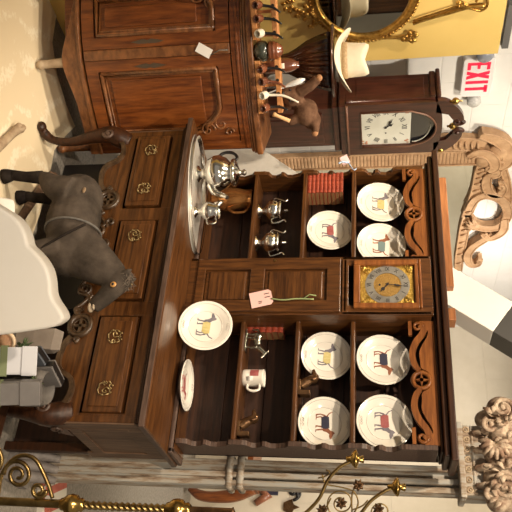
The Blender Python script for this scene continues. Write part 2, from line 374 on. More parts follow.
# legs
for sx in (-1,1):
    b = MB(); P = cat([(sx*.715,-.452,.47),(sx*.728,-.478,.425),(sx*.738,-.497,.375),(sx*.728,-.495,.29),(sx*.715,-.48,.17),(sx*.722,-.487,.08),(sx*.745,-.512,.032),(sx*.768,-.548,.02)],6)
    b.tube(P, lin([.045,.05,.044,.033,.022,.020,.025,.018],len(P)), 14); b.ell((sx*.764,-.545,.022),(.03,.03,.022))
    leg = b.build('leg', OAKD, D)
    b = MB(); F = FRONT(sx*.715,-.532,.385)
    b.tube([F @ V((u,v,0)) for u,v in spiral(0,0,.026,.003,-90,480,36)], lin([.010,.008,.005],37), 7); b.ell(F @ V((0,0,.002)),(.008,.006,.008)); b.build('leg_scroll', OAKE, leg)
    b = MB(); b.box(sx*.735-.02,sx*.735+.02,-.06,-.02,0,.45); b.build('leg', OAKD, D, bevel=.004)
b = MB(); b.prism([(0,.44),(.16,.44),(.13,.40),(.06,.385),(.03,.34),(.0,.33)], 0, .02, FR((.745,-.47,0),(0,1,0),(0,0,1))); b.tube([(.77,-.47+u,v) for u,v in spiral(.06,.40,.03,.004,0,450,26)], .007, 6); b.build('side_bracket', OAKE, D)
# hutch
b = MB(); b.box(-.76,.76,-.19,0,.8175,.838); b.build('hutch_floor', OAK, D, bevel=.003)
b = MB(); b.box(-.73,.73,-.035,-.02,.03,.43); b.build('shade_backboard', OAKB, D)  # board added to darken the open space beneath the carcass
b = MB()
zs = [.817+i*(1.10/6) for i in range(7)]
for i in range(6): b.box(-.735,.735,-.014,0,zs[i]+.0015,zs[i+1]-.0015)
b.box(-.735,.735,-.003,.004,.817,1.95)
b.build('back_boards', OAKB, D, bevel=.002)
S1,S2,S3 = 1.076,1.332,1.582; TH = .022
prof = []
for z0,z1 in ((.838,S1),(S1+TH,S2),(S2+TH,S3),(S3+TH,1.80)):
    h = z1-z0
    prof += [(-.166,z0),(-.166,z0+.03)]
    prof += [(-.160,z0+.05),(-.134,z0+.065),(-.128,z0+.085),(-.140,z0+h*.5-.01),(-.155,z0+h*.5),(-.155,z0+h*.5+.014),(-.132,z0+h*.5+.03),(-.128,z0+h*.5+.055),(-.145,z1-.018),(-.166,z1-.006)]
    prof += [(-.166,z1)]
prof += [(-.17,1.81),(-.17,1.94),(0,1.94),(0,.838)]
for x in (-.735,.713):
    b = MB(); b.prism(prof, 0, .022, FR((x,0,0),(0,1,0),(0,0,1))); b.build('side_board', OAKZ if x < 0 else OAKE, D, bevel=.0015)
for x0,x1 in ((-.713,-.150),(.150,.713)):
    for z in (S1,S2,S3):
        b = MB(); b.box(x0,x1,-.160,-.014,z,z+TH); b.box(x0,x1,-.168,-.158,z+.002,z+TH-.002)
        b.build('shelf', OAK, D, bevel=.003)
# clock case and cupboard between the shelves
b = MB(); YC = -.236
b.box(-.152,-.137,YC,-.014,.817,1.94).box(.137,.152,YC,-.014,.817,1.94)
b.box(-.152,.152,YC,YC+.02,.817,.858).box(-.152,.152,YC,YC+.02,1.545,1.575).box(-.152,.152,YC,YC+.02,1.865,1.948).box(-.14,.14,-.04,-.014,.82,1.93)
b.box(-.152,-.105,YC,YC+.02,1.57,1.87).box(.105,.152,YC,YC+.02,1.57,1.87)
b.box(-.137,.137,YC,-.02,1.552,1.566)
b.build('clock_case', OAKZ, D, bevel=.003)
b = MB()
for x in (-.112,.112): b.box(x-.03,x+.03,YC-.012,YC+.01,.858,1.540)
for z0,z1 in ((.858,.90),(1.115,1.185),(1.475,1.540)): b.box(-.09,.09,YC-.012,YC+.01,z0,z1)
for z0,z1 in ((.90,1.115),(1.185,1.475)):
    b.box(-.09,.09,YC+.001,YC+.01,z0,z1)
dr = b.build('cupboard_door', OAKZ, D, bevel=.004)
for z0,z1 in ((.905,1.110),(1.19,1.47)):
    b = MB(); b.box(-.074,.074,YC-.006,YC+.004,z0+.014,z1-.014); b.build('door_panel', OAKF if 0 else OAK, dr, bevel=.006)
b = MB(); b.prism(arc(0,0,.006,0,360,12)[:-1],0,.004,FRONT(-.128,YC-.012,1.23)); b.build('keyhole_plate', BRASSD, dr)
b = MB(); z0,z1 = 1.628,1.872
for x in (-.112,.112): b.box(x-.013,x+.013,YC-.016,YC+.004,z0-.03,z1+.018)
b.box(-.1,.1,YC-.016,YC+.004,z0-.03,z0); b.box(-.1,.1,YC-.016,YC+.004,z1,z1+.018); b.box(-.125,.125,YC-.02,YC,z1+.018,z1+.03)
b.build('clock_bezel', OAKF, D, bevel=.004)
DZ = 1.750; FD = FRONT(0,YC+.002,DZ)
b = MB(); b.box(-.104,.104,-.121,.121,-.006,0,FD); dial = b.build('clock_face', GILTD, D, label='square brass face with silvered numeral ring')
b = MB(); b.curve([arc(0,0,.100,0,360,48)[:-1], arc(0,0,.062,0,360,40)[:-1]], .0012, FD @ Matrix.Translation((0,0,.0015))); b.build('numeral_ring', SDIAL, dial, weld=False)
b = MB()
ROM = ['XII','I','II','III','IIII','V','VI','VII','VIII','IX','X','XI']
for i,t in enumerate(ROM):
    b.text(t, .028, .0004, FD @ Matrix.Rotation(R(-i*30),4,'Z') @ Matrix.Translation((0,.081,.0035)), .8); b.build('numeral', INK, dial, weld=False); b = MB()
b.prism(arc(0,0,.060,0,360,40)[:-1],.001,.002,FD); b.build('dial_centre', mat('matted_brass',(.45,.27,.08),(.55,.35,.12),.45,1,scale=200,bump=.5), dial)
for u in (-1,1):
    for v in (-1,1):
        b = MB()
        for k in range(9):
            uu, vv = random.uniform(.068,.098), random.uniform(.080,.113)
            if uu*uu+vv*vv < .0115: continue
            b.tube([FD @ V((u*(uu+du), v*(vv+dv), .003)) for du,dv in spiral(0,0,.009,.002,random.uniform(0,360),random.uniform(500,700),14)], .003, 6)
        b.ell(FD @ V((u*.09,v*.106,.003)),(.010,.005,.010),seg=10,rn=6)
        b.build('spandrel', GILTD, dial)
def hand(name, ang, L, w, Fm, parent, m_, z=.006):
    F2 = Fm @ Matrix.Rotation(R(-ang),4,'Z'); b = MB()
    b.prism([(-w*.5,-.01),(w*.5,-.01),(w*.4,L*.4),(w*1.5,L*.55),(w*1.3,L*.68),(w*.4,L*.75),(0,L),(-w*.4,L*.75),(-w*1.3,L*.68),(-w*1.5,L*.55),(-w*.4,L*.4)], z, z+.0012, F2)
    b.prism(arc(0,0,.006,0,360,12)[:-1], z, z+.002, F2); return b.build(name, m_, parent)
hand('hour_hand', 130, .052, .006, FD, dial, INK); hand('minute_hand', 8, .078, .003, FD, dial, INK, .008)
b = MB()
for u,v in ((.0,.035),(0,-.035)): b.prism([(u+x,v+y) for x,y in arc(0,0,.005,0,360,10)[:-1]],.002,.0035,FD)
b.build('winding_hole', INK, dial)
# frieze panels with fretwork
FZ = FRONT(0,-.172,0)
for x0,x1,w in ((-.715,-.152,1),(.152,.715,1)):
    cx = (x0+x1)/2; h = (x1-x0)/2
    hp = [(.0,.088),(.035,.080),(.055,.050),(.09,.046),(.13,.044),(.17,.060),(.205,.080),(.235,.084),(.26,.06),(h,.05)]
    hp = [tuple(p) for p in cat(hp,4)]
    outer = [(cx+u,1.838+v) for u,v in mir(hp)[:-1]+hp] + [(x1,1.955),(x0,1.955)]
    b = MB(); b.curve([outer], .009, FZ @ Matrix.Translation((0,0,-.009))); b.build('frieze', OAKF, D, weld=False)
    b = MB(); F = FRONT(cx,-.172,1.838)
    F.translation.y = -.172
    b.torus(F @ Matrix.Translation((0,.048,-.002)), .036, .010, 32, 8)
    for a in (0,90): 
        b.prism([(-.034,0),(-.006,.006),(0,.009),(.006,.006),(.034,0),(.006,-.006),(0,-.009),(-.006,-.006)],-.008,.006, F @ Matrix.Translation((0,.048,0)) @ Matrix.Rotation(R(a),4,'Z'))
    for sx in (-1,1):
        P = cat([(sx*.042,.040),(sx*.075,.020),(sx*.125,.014),(sx*.175,.030),(sx*.215,.058),(sx*.245,.068),(sx*.262,.052)],6)
        b.ribbon([tuple(p) for p in P], lin([.02,.026,.028,.028,.026,.03,.03],len(P)), -.012, .007, F)
        b.tube([F @ V((sx*u,v,.0)) for u,v in spiral(.252,.042,.024,.004,90,-330,26)], lin([.009,.007,.005],27), 7)
        b.prism([(sx*.21,.0),(sx*.28,.0),(sx*.28,.016),(sx*.21,.016)][::sx], -.012, .003, F)
    b.build('fretwork', OAKF, D)
b = MB()
for d0,z0,z1 in ((.180,1.950,1.962),(.204,1.962,1.986),(.226,1.986,2.013)):
    e = d0-.172
    b.box(-.737-e,.737+e,-d0,.0,z0,z1)
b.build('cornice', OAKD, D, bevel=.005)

# ------------------------------------------------------------------ plates
def plate_mesh(F, Rr, coat, head, facing, group, label, name='plate'):
    b = MB()
    b.lathe([(0,.004),(.58*Rr,.004),(.66*Rr,.007),(.70*Rr,.011),(.97*Rr,.020),(Rr,.021),(Rr,.018),(.70*Rr,.006),(.62*Rr,-.002),(.5*Rr,-.004),(0,-.003)], F, 56)
    root = b.build(name, CERA); tag(root, label, 'plate', group)
    b = MB(); b.torus(F @ Matrix.Translation((0,0,.0185)), .90*Rr, .0012, 56, 5); b.torus(F @ Matrix.Translation((0,0,.0065)), .62*Rr, .0010, 48, 5)
    for a in (90,270,):
        for k in (-1,0,1):
            b.tube([F @ V((u,v,.017)) for u,v in spiral(.83*Rr*math.cos(R(a+k*7)), .83*Rr*math.sin(R(a+k*7)), .007,.002,0,400,12)], .0011, 5)
    b.build('embossed_rim', CERAR, root)
    s = Rr/.100*facing; b = MB(); z0,z1 = .0042,.0052
    Pm = lambda pts: [(u*s,v*abs(s)) for u,v in pts]
    b.mi = 0   # dog body: facing +u, feet at -v
    b.prism(Pm([(-.030,.012),(.016,.014),(.024,.022),(.028,.034),(.034,.039),(.038,.033),(.044,.031),(.056,.025),(.056,.020),(.046,.018),(.038,.019),(.031,.008),(.028,-.006),(-.028,-.006),(-.032,.002)]), z0, z1, F)
    b.prism(Pm([(.031,.033),(.026,.030),(.026,.018),(.031,.020)]), z1, z1+.0006, F)
    b.prism(Pm([(-.030,.012),(-.040,.018),(-.046,.030),(-.0485,.029),(-.043,.016),(-.031,.007)]), z0, z1, F)
    for q in ([(.024,-.004),(.028,-.030),(.034,-.031),(.034,-.033),(.024,-.033),(.018,-.004)], [(.016,-.004),(.012,-.030),(.018,-.031),(.018,-.033),(.008,-.033),(.009,-.004)], [(-.028,.0),(-.034,-.016),(-.030,-.030),(-.024,-.031),(-.024,-.033),(-.035,-.033),(-.038,-.016),(-.034,.002)], [(-.018,-.004),(-.024,-.016),(-.020,-.030),(-.014,-.031),(-.014,-.033),(-.024,-.033),(-.028,-.016),(-.026,-.004)]):
        b.prism(Pm(q), z0, z1, F)
    b.mi = 1; b.prism(Pm([(-.027,.016),(.015,.018),(.020,.004),(.016,-.011),(-.022,-.012),(-.030,0)]), z1, z1+.0006, F)
    b.build('dog_motif', [head, coat], root)
    return root
def plate(px, py, y, Rr, coat, head, facing, label, group, lean=10, zb=None):
    p = at(px, py, 'y', y)
    if zb is not None: p.z = zb + Rr*math.cos(R(lean)) + .001
    F = FR(p, (1,0,0), (0, math.sin(R(lean)), math.cos(R(lean))))
    return plate_mesh(F, Rr, coat, head, facing, group, label)
G = 'dog plates on the dresser shelves'
plate(380,204,-.085,.121,CYEL,DOGG,-1,'white plate with yellow-coated dog, left of the pair on upper left shelf',G,9,S3+TH)
plate(381,246,-.085,.121,CTEAL,DOGB,-1,'white plate with teal-coated dog, beside the square clock on upper left shelf',G,9,S3+TH)
plate(326,232,-.085,.117,CRED,DOGG,1,'white plate with red-coated dog on left shelf beside the stack of red books',G,9,S2+TH)
plate(322,357,-.085,.117,CYEL,DOGG,-1,'white plate with yellow-coated dog on right shelf just below and right of the clock',G,9,S2+TH)
plate(320,424,-.085,.117,NAVY,DOGB,1,'white plate with navy-coated brown dog on the middle right shelf',G,9,S2+TH)
plate(382,361,-.085,.121,NAVY,DOGB,1,'white plate with navy-coated dog on the top right shelf beside the clock',G,9,S3+TH)
plate(382,423,-.085,.121,CRED,DOGG,1,'white plate with red-coated dog at the right end of the top shelf',G,9,S3+TH)
plate(208,327,-.275,.122,CYEL,DOGG,-1,'large white plate with yellow-coated dog leaning upright on the dresser worktop','dog plates on the worktop',8,.817)
c = at(184,385,'z',.846)
F = FR((c.x,c.y,.8425),(.9,.25,0),(-.25,.9,0)); plate_mesh(F, .115, CRED, CRED, 1, 'dog plates on the worktop', 'white plate with red motif lying flat on the dresser worktop')

# ------------------------------------------------------------------ silver on the worktop
TC = (at(198,135,'z',.83)+at(198,254,'z',.83))/2; tx = (at(198,254,'z',.83)-at(198,135,'z',.83)); tx.z = 0
TL = tx.length/2; TC = V((-.47,-.335,.818))
def oval(s, M, a, b_, prof, seg=56, capped=True):
    rings = [[M @ V(((a-k)*math.cos(t), (b_-k)*math.sin(t), z)) for t in (2*PI*i/seg for i in range(seg))] for k,z in prof]
    s.loft(rings, cap=capped)
T = thing('serving_tray', 'oval silver tray with raised rim at left end of the dresser worktop', 'tray', TC)
Mt = FR(TC, (.90,.435,0), (-.435,.90,0))
b = MB(); oval(b, Mt, .30, .150, [(.0,.0),(.0,.003),(.05,.003)]); b.build('tray_base', TRAYM, T)
b = MB(); oval(b, Mt, .30, .150, [(.015,.001),(.002,.016),(-.004,.020),(-.002,.022),(.004,.018),(.02,.0035)], capped=False); b.build('tray_rim', SILV, T)
zt = TC.z+.0035
def pot(name, label, cat_, x, y, z, prof, M_=SILV, lid=None, foot_r=None, group=None):
    t = thing(name, label, cat_, (x,y,z), group); Mp = Matrix.Translation((x,y,z))
    MB().lathe(prof, Mp, 32).build('body', M_, t)
    if lid: MB().lathe(lid, Mp, 28).build('lid', M_, t)
    return t
px_, py_ = -.575,-.36
t = pot('teapot', 'large silver teapot with black handle standing on the oval tray', 'teapot', px_,py_,zt,
    [(0,0),(.042,0),(.044,.008),(.028,.016),(.024,.030),(.034,.044),(.072,.060),(.088,.090),(.091,.115),(.076,.150),(.056,.168),(.052,.176)],
    lid=[(.052,.176),(.068,.180),(.072,.190),(.066,.198),(.046,.204),(.026,.212),(.012,.220),(.010,.228),(.017,.238),(.012,.248),(0,.252)])
b = MB(); P = cat([(px_+.07,py_,zt+.075),(px_+.115,py_,zt+.10),(px_+.135,py_,zt+.14),(px_+.160,py_-.01,zt+.172)],6); b.tube(P, lin([.022,.017,.012,.010],len(P)), 12); b.build('spout', SILV, t)
b = MB(); b.tube(cat([(px_-.050,py_,zt+.165),(px_-.095,py_,zt+.195),(px_-.130,py_,zt+.165),(px_-.125,py_,zt+.115),(px_-.076,py_,zt+.09)],6), .008, 8); b.build('handle', BLACK, t, label='black handle')
cx_, cy_ = -.375,-.315
t = pot('creamer', 'small silver creamer with gilt inside at right of the oval tray', 'jug', cx_,cy_,zt,
    [(0,0),(.030,0),(.031,.006),(.016,.014),(.014,.028),(.034,.044),(.050,.068),(.046,.090),(.036,.108),(.043,.122),(.040,.122),(.033,.108),(.040,.09),(0,.05)])
b = MB(); b.tube(cat([(cx_+.036,cy_,zt+.11),(cx_+.075,cy_-.01,zt+.115),(cx_+.08,cy_-.01,zt+.08),(cx_+.048,cy_,zt+.065)],5), .005, 8); b.build('handle', SILV, t)
b = MB(); b.tube([(cx_-.03,cy_,zt+.10),(cx_-.05,cy_,zt+.125),(cx_-.062,cy_,zt+.136)], [.02,.014,.006], 10); b.build('spout', SILV, t)
jx,jy = -.615,-.085
t = pot('lustre_jug', 'copper-coloured jug standing behind the silver teapot', 'jug', jx,jy,.8385,
    [(0,0),(.045,0),(.048,.01),(.060,.05),(.066,.10),(.058,.15),(.050,.185),(.055,.215),(.060,.225),(.056,.225),(.046,.185),(.054,.15),(0,.03)], COPP)
b = MB(); b.tube(cat([(jx+.050,jy-.01,1.05),(jx+.095,jy-.02,1.03),(jx+.10,jy-.02,.97),(jx+.064,jy-.01,.93)],6), .008, 8); b.build('handle', COPP, t)
for (px,py,lab) in ((268,211,'left of the two lidded silver sugar bowls on lower left shelf'),(268,243,'right of the two lidded silver sugar bowls, nearer the clock cupboard')):
    p = at(px,py,'y',-.10); x,y,z = p.x,p.y,S1+TH
    t = pot('sugar_bowl', lab, 'sugar bowl', x,y,z, [(0,0),(.040,0),(.041,.005),(.018,.016),(.015,.030),(.032,.044),(.056,.064),(.060,.085),(.053,.104),(.044,.112)], PEWT if 0 else SILV,
        lid=[(.044,.112),(.056,.115),(.056,.121),(.030,.130),(.012,.136),(.006,.142),(.009,.150),(.004,.158),(0,.159)], group='silver sugar bowls')
    for s in (-1,1):
        b = MB(); b.tube(cat([(x+s*.054,y,z+.07),(x+s*.078,y,z+.082),(x+s*.070,y,z+.115),(x+s*.060,y,z+.140),(x+s*.074,y,z+.150)],5), .0045, 7); b.build('handle', SILV, t)
# books
def books(px0, py0, y0, z, n, w, d, h, where, grp):
    x0 = at(px0, py0, 'y', y0).x
    ords = ['bottom','second','third','fourth','fifth','sixth','seventh','eighth','topmost']
    for i in range(n):
        zz = z + i*h; jx = random.uniform(-.002,.002)
        o = ('topmost' if i == n-1 else ords[i]+(' from bottom' if i else ''))
        t = thing('book', f'red leather book, {o} of stack {where}', 'book', (x0,y0,zz), grp)
        b = MB(); b.box(x0+jx,x0+w+jx,y0,y0+d,zz+.0003,zz+.002).box(x0+jx,x0+w+jx,y0,y0+d,zz+h-.002,zz+h-.0003)
        b.loft([[(X,y0-.004*math.sin(PI*k/6),zz+.0003+(h-.0006)*k/6) for k in range(7)]+[(X,y0+.003,zz+h-.0003),(X,y0+.003,zz+.0003)] for X in (x0+jx,x0+w+jx)], sm=False)
        for k in (.2,.4,.6,.8): b.loft([[(X,y0-.0015-.004*math.sin(PI*q/6),zz+.0003+(h-.0006)*q/6) for q in range(7)]+[(X,y0+.002,zz+h-.0003),(X,y0+.002,zz+.0003)] for X in (x0+jx+w*k-.003,x0+jx+w*k+.003)], sm=False)
        b.build('cover', REDL, t)
        b = MB(); b.box(x0+.002+jx,x0+w-.001+jx,y0+.001,y0+d-.003,zz+.002,zz+h-.002); b.build('pages', PAGES, t)
books(306,174,-.145,S2+TH,9,.125,.11,.0205,'on the left shelf','red books on the left shelf')
books(247,320,-.105,S1+TH,6,.065,.085,.0285,'behind the pewter horse','red books on the lower right shelf')
# mug
p = at(251,378,'y',-.10); x,y,z = p.x,p.y,S1+TH
t = thing('mug', 'white mug with red picture on the lower right shelf', 'mug', (x,y,z))
MB().lathe([(0,0),(.036,0),(.0385,.004),(.039,.02),(.039,.088),(.041,.097),(.038,.097),(.036,.088),(.036,.01),(0,.008)], Matrix.Translation((x,y,z)), 32).build('body', CERA, t)
MB().tube(cat([(x+.036,y-.012,z+.078),(x+.062,y-.018,z+.078),(x+.070,y-.020,z+.050),(x+.058,y-.018,z+.026),(x+.035,y-.012,z+.024)],5), .006, 8).build('handle', CERA, t)
b = MB(); Mp = Matrix.Translation((x,y,z)); b.lathe([(.0394,.035),(.0396,.036),(.0396,.074),(.0394,.075)], Mp, 12, R(222), R(278)); b.mi = 1; b.lathe([(.0394,.02),(.0396,.02),(.0396,.05),(.0394,.05)], Mp, 8, R(282), R(310)); b.build('picture', [CRED, CERAR], t, label='red picture')
# pewter horse figurine
p = at(246,343,'y',-.13); x,y,z = .235,-.13,S1+TH
b = MB(); b.ell((x,y,z+.058),(.040,.016,.018)); b.ell((x-.025,y,z+.06),(.02,.016,.019)); b.ell((x+.03,y,z+.06),(.017,.014,.018))
b.tube([(x+.035,y,z+.065),(x+.055,y,z+.088),(x+.062,y,z+.098)],[.016,.012,.010],10); b.tube([(x+.058,y,z+.100),(x+.075,y,z+.088),(x+.085,y,z+.078)],[.011,.008,.006],10)
b.tube([(x+.055,y,z+.105),(x+.052,y,z+.116)],[.004,.001],6); b.tube([(x-.042,y,z+.064),(x-.056,y,z+.055),(x-.058,y,z+.028)],[.006,.007,.003],8)
for dx,dy in ((-.032,-.009),(-.024,.009),(.034,-.009),(.026,.009)): b.tube([(x+dx,y+dy,z+.055),(x+dx+.004,y+dy,z+.03),(x+dx,y+dy,z+.006)],[.009,.005,.005],8)
b.box(x-.055,x+.055,y-.018,y+.018,z,z+.007)
tag(b.build('horse_figurine', PEWT, voxel=.0025, smooth=2), 'small pewter horse figurine in front of the lower red books', 'figurine')
def bookend(x, y, z, lab):
    t = thing('dog_bookend', lab, 'figurine', (x,y,z), 'bronze dog bookends')
    b = MB(); b.box(x+.005,x+.075,y-.02,y+.02,z,z+.012).box(x+.055,x+.075,y-.022,y+.022,z,z+.055); b.build('base', BRNZ, t, bevel=.002)
    b = MB(); b.tube(cat([(x+.03,y,z+.010),(x+.012,y,z+.032),(x-.002,y,z+.055),(x-.008,y,z+.070)],4), lin([.020,.022,.018,.016],13), 12); b.ell((x-.012,y,z+.074),(.019,.016,.017))
    b.tube([(x-.014,y,z+.074),(x-.038,y,z+.066),(x-.046,y,z+.064)],[.014,.010,.008],10); b.ell((x-.047,y,z+.067),(.005,.006,.005))
    for s in (-1,1): b.tube([(x-.004,y+s*.014,z+.082),(x+.004,y+s*.018,z+.066),(x+.002,y+s*.016,z+.05)],[.006,.008,.004],8)
    b.build('dog', BRNZ, t, voxel=.0025, smooth=1)
bookend(.615,-.13,S1+TH,'bronze dog-head bookend at the right end of the lower shelf')
bookend(.425,-.135,S2+TH,'bronze dog-head bookend standing between two plates on the middle right shelf')
# price tag hanging from the clock cupboard
p = at(263,303,'y',YC-.02); x = .078; yt = YC-.0165
t = thing('price_tag', 'pink price tag hanging on green string from the clock cupboard door', 'tag', (x,yt,1.08))
F = FRONT(x,yt,1.182) @ Matrix.Rotation(R(14),4,'Z')
b = MB(); b.prism([(-.040,-.055),(.040,-.055),(.040,.035),(.028,.047),(-.028,.047),(-.040,.035)],0,.0012,F); b.build('card', PINKP, t)
b = MB()
for k,(u,v,l) in enumerate(((-.022,.012,.03),(-.004,.012,.034),(.012,-.02,.022),(.02,-.02,.018))): b.box(u,u+.004,v,v+l*.8,.0012,.0016,F)
b.build('writing', INK, t)
MB().tube(cat([(x+.002,yt-.003,1.225),(x+.010,yt-.004,1.28),(x+.004,yt-.004,1.34),(x+.006,yt-.003,1.42)],5),.004,6).tube([(x+.006,yt-.003,1.37),(x-.018,yt-.004,1.40),(x-.012,yt-.003,1.43)],.003,6).build('string', GREENS, t)
# ------------------------------------------------------------------ on top of the dresser
b = MB(); b.box(-.66,-.03,-.165,-.06,2.014,2.052); tag(b.build('wooden_board', PLNK, bevel=.003), 'orange-brown board lying on top of the dresser cornice', 'board')
b = MB(); b.box(.10,.16,-.20,-.12,2.014,2.046); tag(b.build('wood_offcut', PLNK, bevel=.003), 'small wood offcut on dresser top under the white beam', 'wood block')
n_ = V((0,-1,0)); yb = -.12
e1a = at(447,264,'y',yb); e1b = at(511.6,301.6,'y',yb); e2a = at(449,305,'y',yb); e2b = at(494.5,332,'y',yb)
ax = ((e1b-e1a)+(e2b-e2a)).normalized(); pv = V((ax.z,0,-ax.x))
wid = abs((e2a-e1a).dot(pv)); 
t = thing('white_beam', 'white painted square beam with dark grey end leaning above the dresser', 'beam', e1a)
Mb = FR(e1a, ax, -pv)    # u along, v away up-left
s_end = (at(503,318,'y',yb)-e1a).dot(ax)
b = MB(); b.box(-.05,s_end,-wid,0,-.14,0,Mb); b.build('beam_shaft', BEAMW, t, bevel=.003)
b = MB(); b.box(s_end,s_end+.35,-wid,0,-.14,0,Mb); b.build('beam_end', BEAMD, t, bevel=.003, label='dark grey end')

# ------------------------------------------------------------------ felt horse
hy = -.625; hz = .006
b = MB()
b.ell((-.235,hy,.365),(.125,.115,.108)); b.ell((-.12,hy,.375),(.21,.112,.108)); b.ell((.03,hy,.385),(.135,.105,.125)); b.ell((-.12,hy,.34),(.18,.11,.095))
b.tube(cat([(.02,hy,.40),(.08,hy,.475),(.135,hy,.555),(.175,hy,.615)],5), lin([.115,.105,.080,.060],16), 16, .78)
b.tube(cat([(.150,hy,.640),(.20,hy,.632),(.255,hy,.597),(.310,hy,.555),(.325,hy,.543)],5), lin([.05,.055,.044,.034,.027],21), 16, .72)
for s in (-1,1):
    b.tube([(.175,hy+s*.028,.66),(.168,hy+s*.036,.680),(.160,hy+s*.038,.697)],[.014,.012,.004],8)
    yy = hy+s*.082
    b.tube(cat([(-.23,hy+s*.06,.35),(-.255,yy-.002*s,.27),(-.305,yy,.205),(-.312,yy,.12),(-.325,yy,.05)],5), lin([.08,.058,.030,.022,.022],21), 12)
    b.tube([(-.325,yy,.055),(-.322,yy,.03),(-.318,yy,.008)],[.022,.03,.033],12)
    b.tube(cat([(.06,hy+s*.055,.36),(.075,yy-.012*s,.26),(.075,yy-.012*s,.17),(.078,yy-.012*s,.05)],5), lin([.055,.040,.028,.022],16), 12)
    b.tube([(.078,yy-.012*s,.055),(.085,yy-.012*s,.03),(.09,yy-.012*s,.008)],[.022,.029,.033],12)
H = b.build('toy_horse', FELT, voxel=.007, smooth=4)
tag(H, 'grey-black felt toy horse standing on the rug before the dresser', 'horse')
for s in (-1,1):
    b = MB(); yy = hy+s*.082
    b.tube(cat([(-.306,yy,.20),(-.313,yy,.12),(-.326,yy,.05)],5), lin([.032,.0245,.0245],11), 12); b.tube([(-.326,yy,.055),(-.322,yy,.03),(-.318,yy,.007)],[.024,.033,.036],12)
    b.build('sock', FELTD, H, label='black lower leg')
b = MB()
Fb = FR((-.055,hy,.375),(0,1,0),(0,0,1)); b.tube([Fb @ V((.118*math.cos(t),.124*math.sin(t),0)) for t in (2*PI*i/32 for i in range(33))], .0055, 6)
b.build('girth_strap', STRAP, H)
b = MB(); b.tube(cat([(-.03,hy-.100,.475),(.02,hy-.118,.42),(.06,hy-.116,.36),(.09,hy-.10,.30)],6), .0055, 6); b.build('breast_strap', FELTD, H)
b = MB(); b.ell((.235,hy-.040,.628),(.0135,.007,.0135)); b.mi = 1; b.ell((.236,hy-.0455,.628),(.006,.004,.006)); b.build('eye', [mat('amber_eye',(.42,.22,.07),rough=.2), BLACK], H)
b = MB(); b.ell((.321,hy,.534),(.022,.021,.012)); b.ell((.324,hy-.012,.552),(.013,.012,.008)); b.build('muzzle_patch', mat('pale_muzzle',(.42,.34,.24),(.25,.2,.15),.9,scale=40), H)
b = MB()
for k in range(60):
    q = random.random(); p = V((.185+random.uniform(-.02,.03),hy+random.uniform(-.02,.02),.682-q*.015)); b.tube([p, p+V((random.uniform(-.02,.03),random.uniform(-.025,.02),random.uniform(.0,.02))), p+V((random.uniform(-.02,.05),random.uniform(-.04,.03),random.uniform(-.03,.015)))], [.0015,.0012,.0006], 4)
b.build('forelock', mat('horse_hair',(.14,.11,.085),rough=.8), H)
b = MB()
p = at(82,212,'y',hy-.112); b.ell((-.215,hy-.098,.428),(.016,.004,.008)); b.build('bald_patch', mat('worn_spot',(.25,.17,.1),rough=.9), H)
# carved runner frame on the rug
t = thing('runner_frame', 'low carved wooden runner frame with scrolled ends on the rug', 'wooden frame', (-.35,-.7,.006))
for (pa,pb,m_) in (((20,128),(-8,158),DRIFT),((46,166),(12,217),OAKS)):  # light put into the colour: near runner pale as lit, far one darker
    A = at(*pa,'z',.045); B_ = at(*pb,'z',.045)
    if m_ is OAKS: A.y += .08; B_.y += .08
    dv = (B_-A).normalized(); A = A
    b = MB(); P = cat([A+V((0,0,-.005)), A+dv*.06+V((0,0,-.012)), A+dv*.16+V((0,0,-.018)), A+dv*.42+V((0,0,-.020)), A+dv*.75+V((0,0,-.016))],6)
    b.tube(P, lin([.024,.021,.023,.020,.020],len(P)), 10); F = FR(A+V((0,0,.0)), dv, (0,0,1))
    b.tube([F @ V((u,v,0)) for u,v in spiral(0,.0,.026,.006,-90,360,24)], lin([.014,.010],25), 8); b.ell(A,(.02,.03,.02))
    b.build('runner', m_, t)
A = at(20,128,'z',.045)+V((.42,-.14,-.02)); B_ = at(46,166,'z',.045)+V((.42,-.06,-.02))
b = MB(); b.tube([A,B_], .014, 8); b.build('crossbar', OAKS, t)

# ------------------------------------------------------------------ buffet on the left
bd = V((math.sin(R(32)),math.cos(R(32)),0)); bn = V((bd.y,-bd.x,0)); p0 = V((-1.069,-.696,0))
MBf = FR(p0, bd, (0,0,1))                    # u along front, v up, w out of the front
def BL(u, v, w): return MBf @ V((u,v,w))
Bf = thing('buffet', 'carved walnut two-door buffet standing left of the dresser', 'buffet', p0)
S0, S1_ = -.36, .50; bc = .05
def bow(u): return .05 - (.9 if u < bc else .30)*(u-bc)**2
N = 18
us = [S0+(S1_-S0)*i/N for i in range(N+1)]
def bowbox(b, u0, u1, z0, z1, w0, w1, n=12, zf=None):
    rings = []
    for i in range(n+1):
        u = u0+(u1-u0)*i/n; d = bow(u); zb = z0 if zf is None else zf(u)
        rings.append([BL(u,zb,d+w0), BL(u,zb,d+w1), BL(u,z1,d+w1), BL(u,z1,d+w0)])
    b.loft(rings, sm=False); return b
b = MB(); poly = [(u, bow(u)-.035) for u in us] + [(S1_,-.36),(S0,-.185)]
Mtop = FR(p0, bd, -bn) 
def bslab(b, z0, z1, e):
    pts = [((u*(1+e*1.2) if u > 0 else u) , -(bow(u)-.035+e)) for u in us] + [(S1_*(1+e),.355),(S0,.185)]
    b.prism([(u,v) for u,v in pts], z0, z1, FR(p0,bd,-bn))
b.prism([(u,-w) for u,w in poly], .16, 1.06, FR(p0,bd,-bn)); b.build('body', WALN, Bf, bevel=.003)
b = MB(); 
for z0,z1,e in ((1.066,1.080,.038),(1.080,1.096,.046),(1.096,1.127,.056)): bslab(b,z0,z1,e)
b.build('top', WALNL, Bf, bevel=.007)
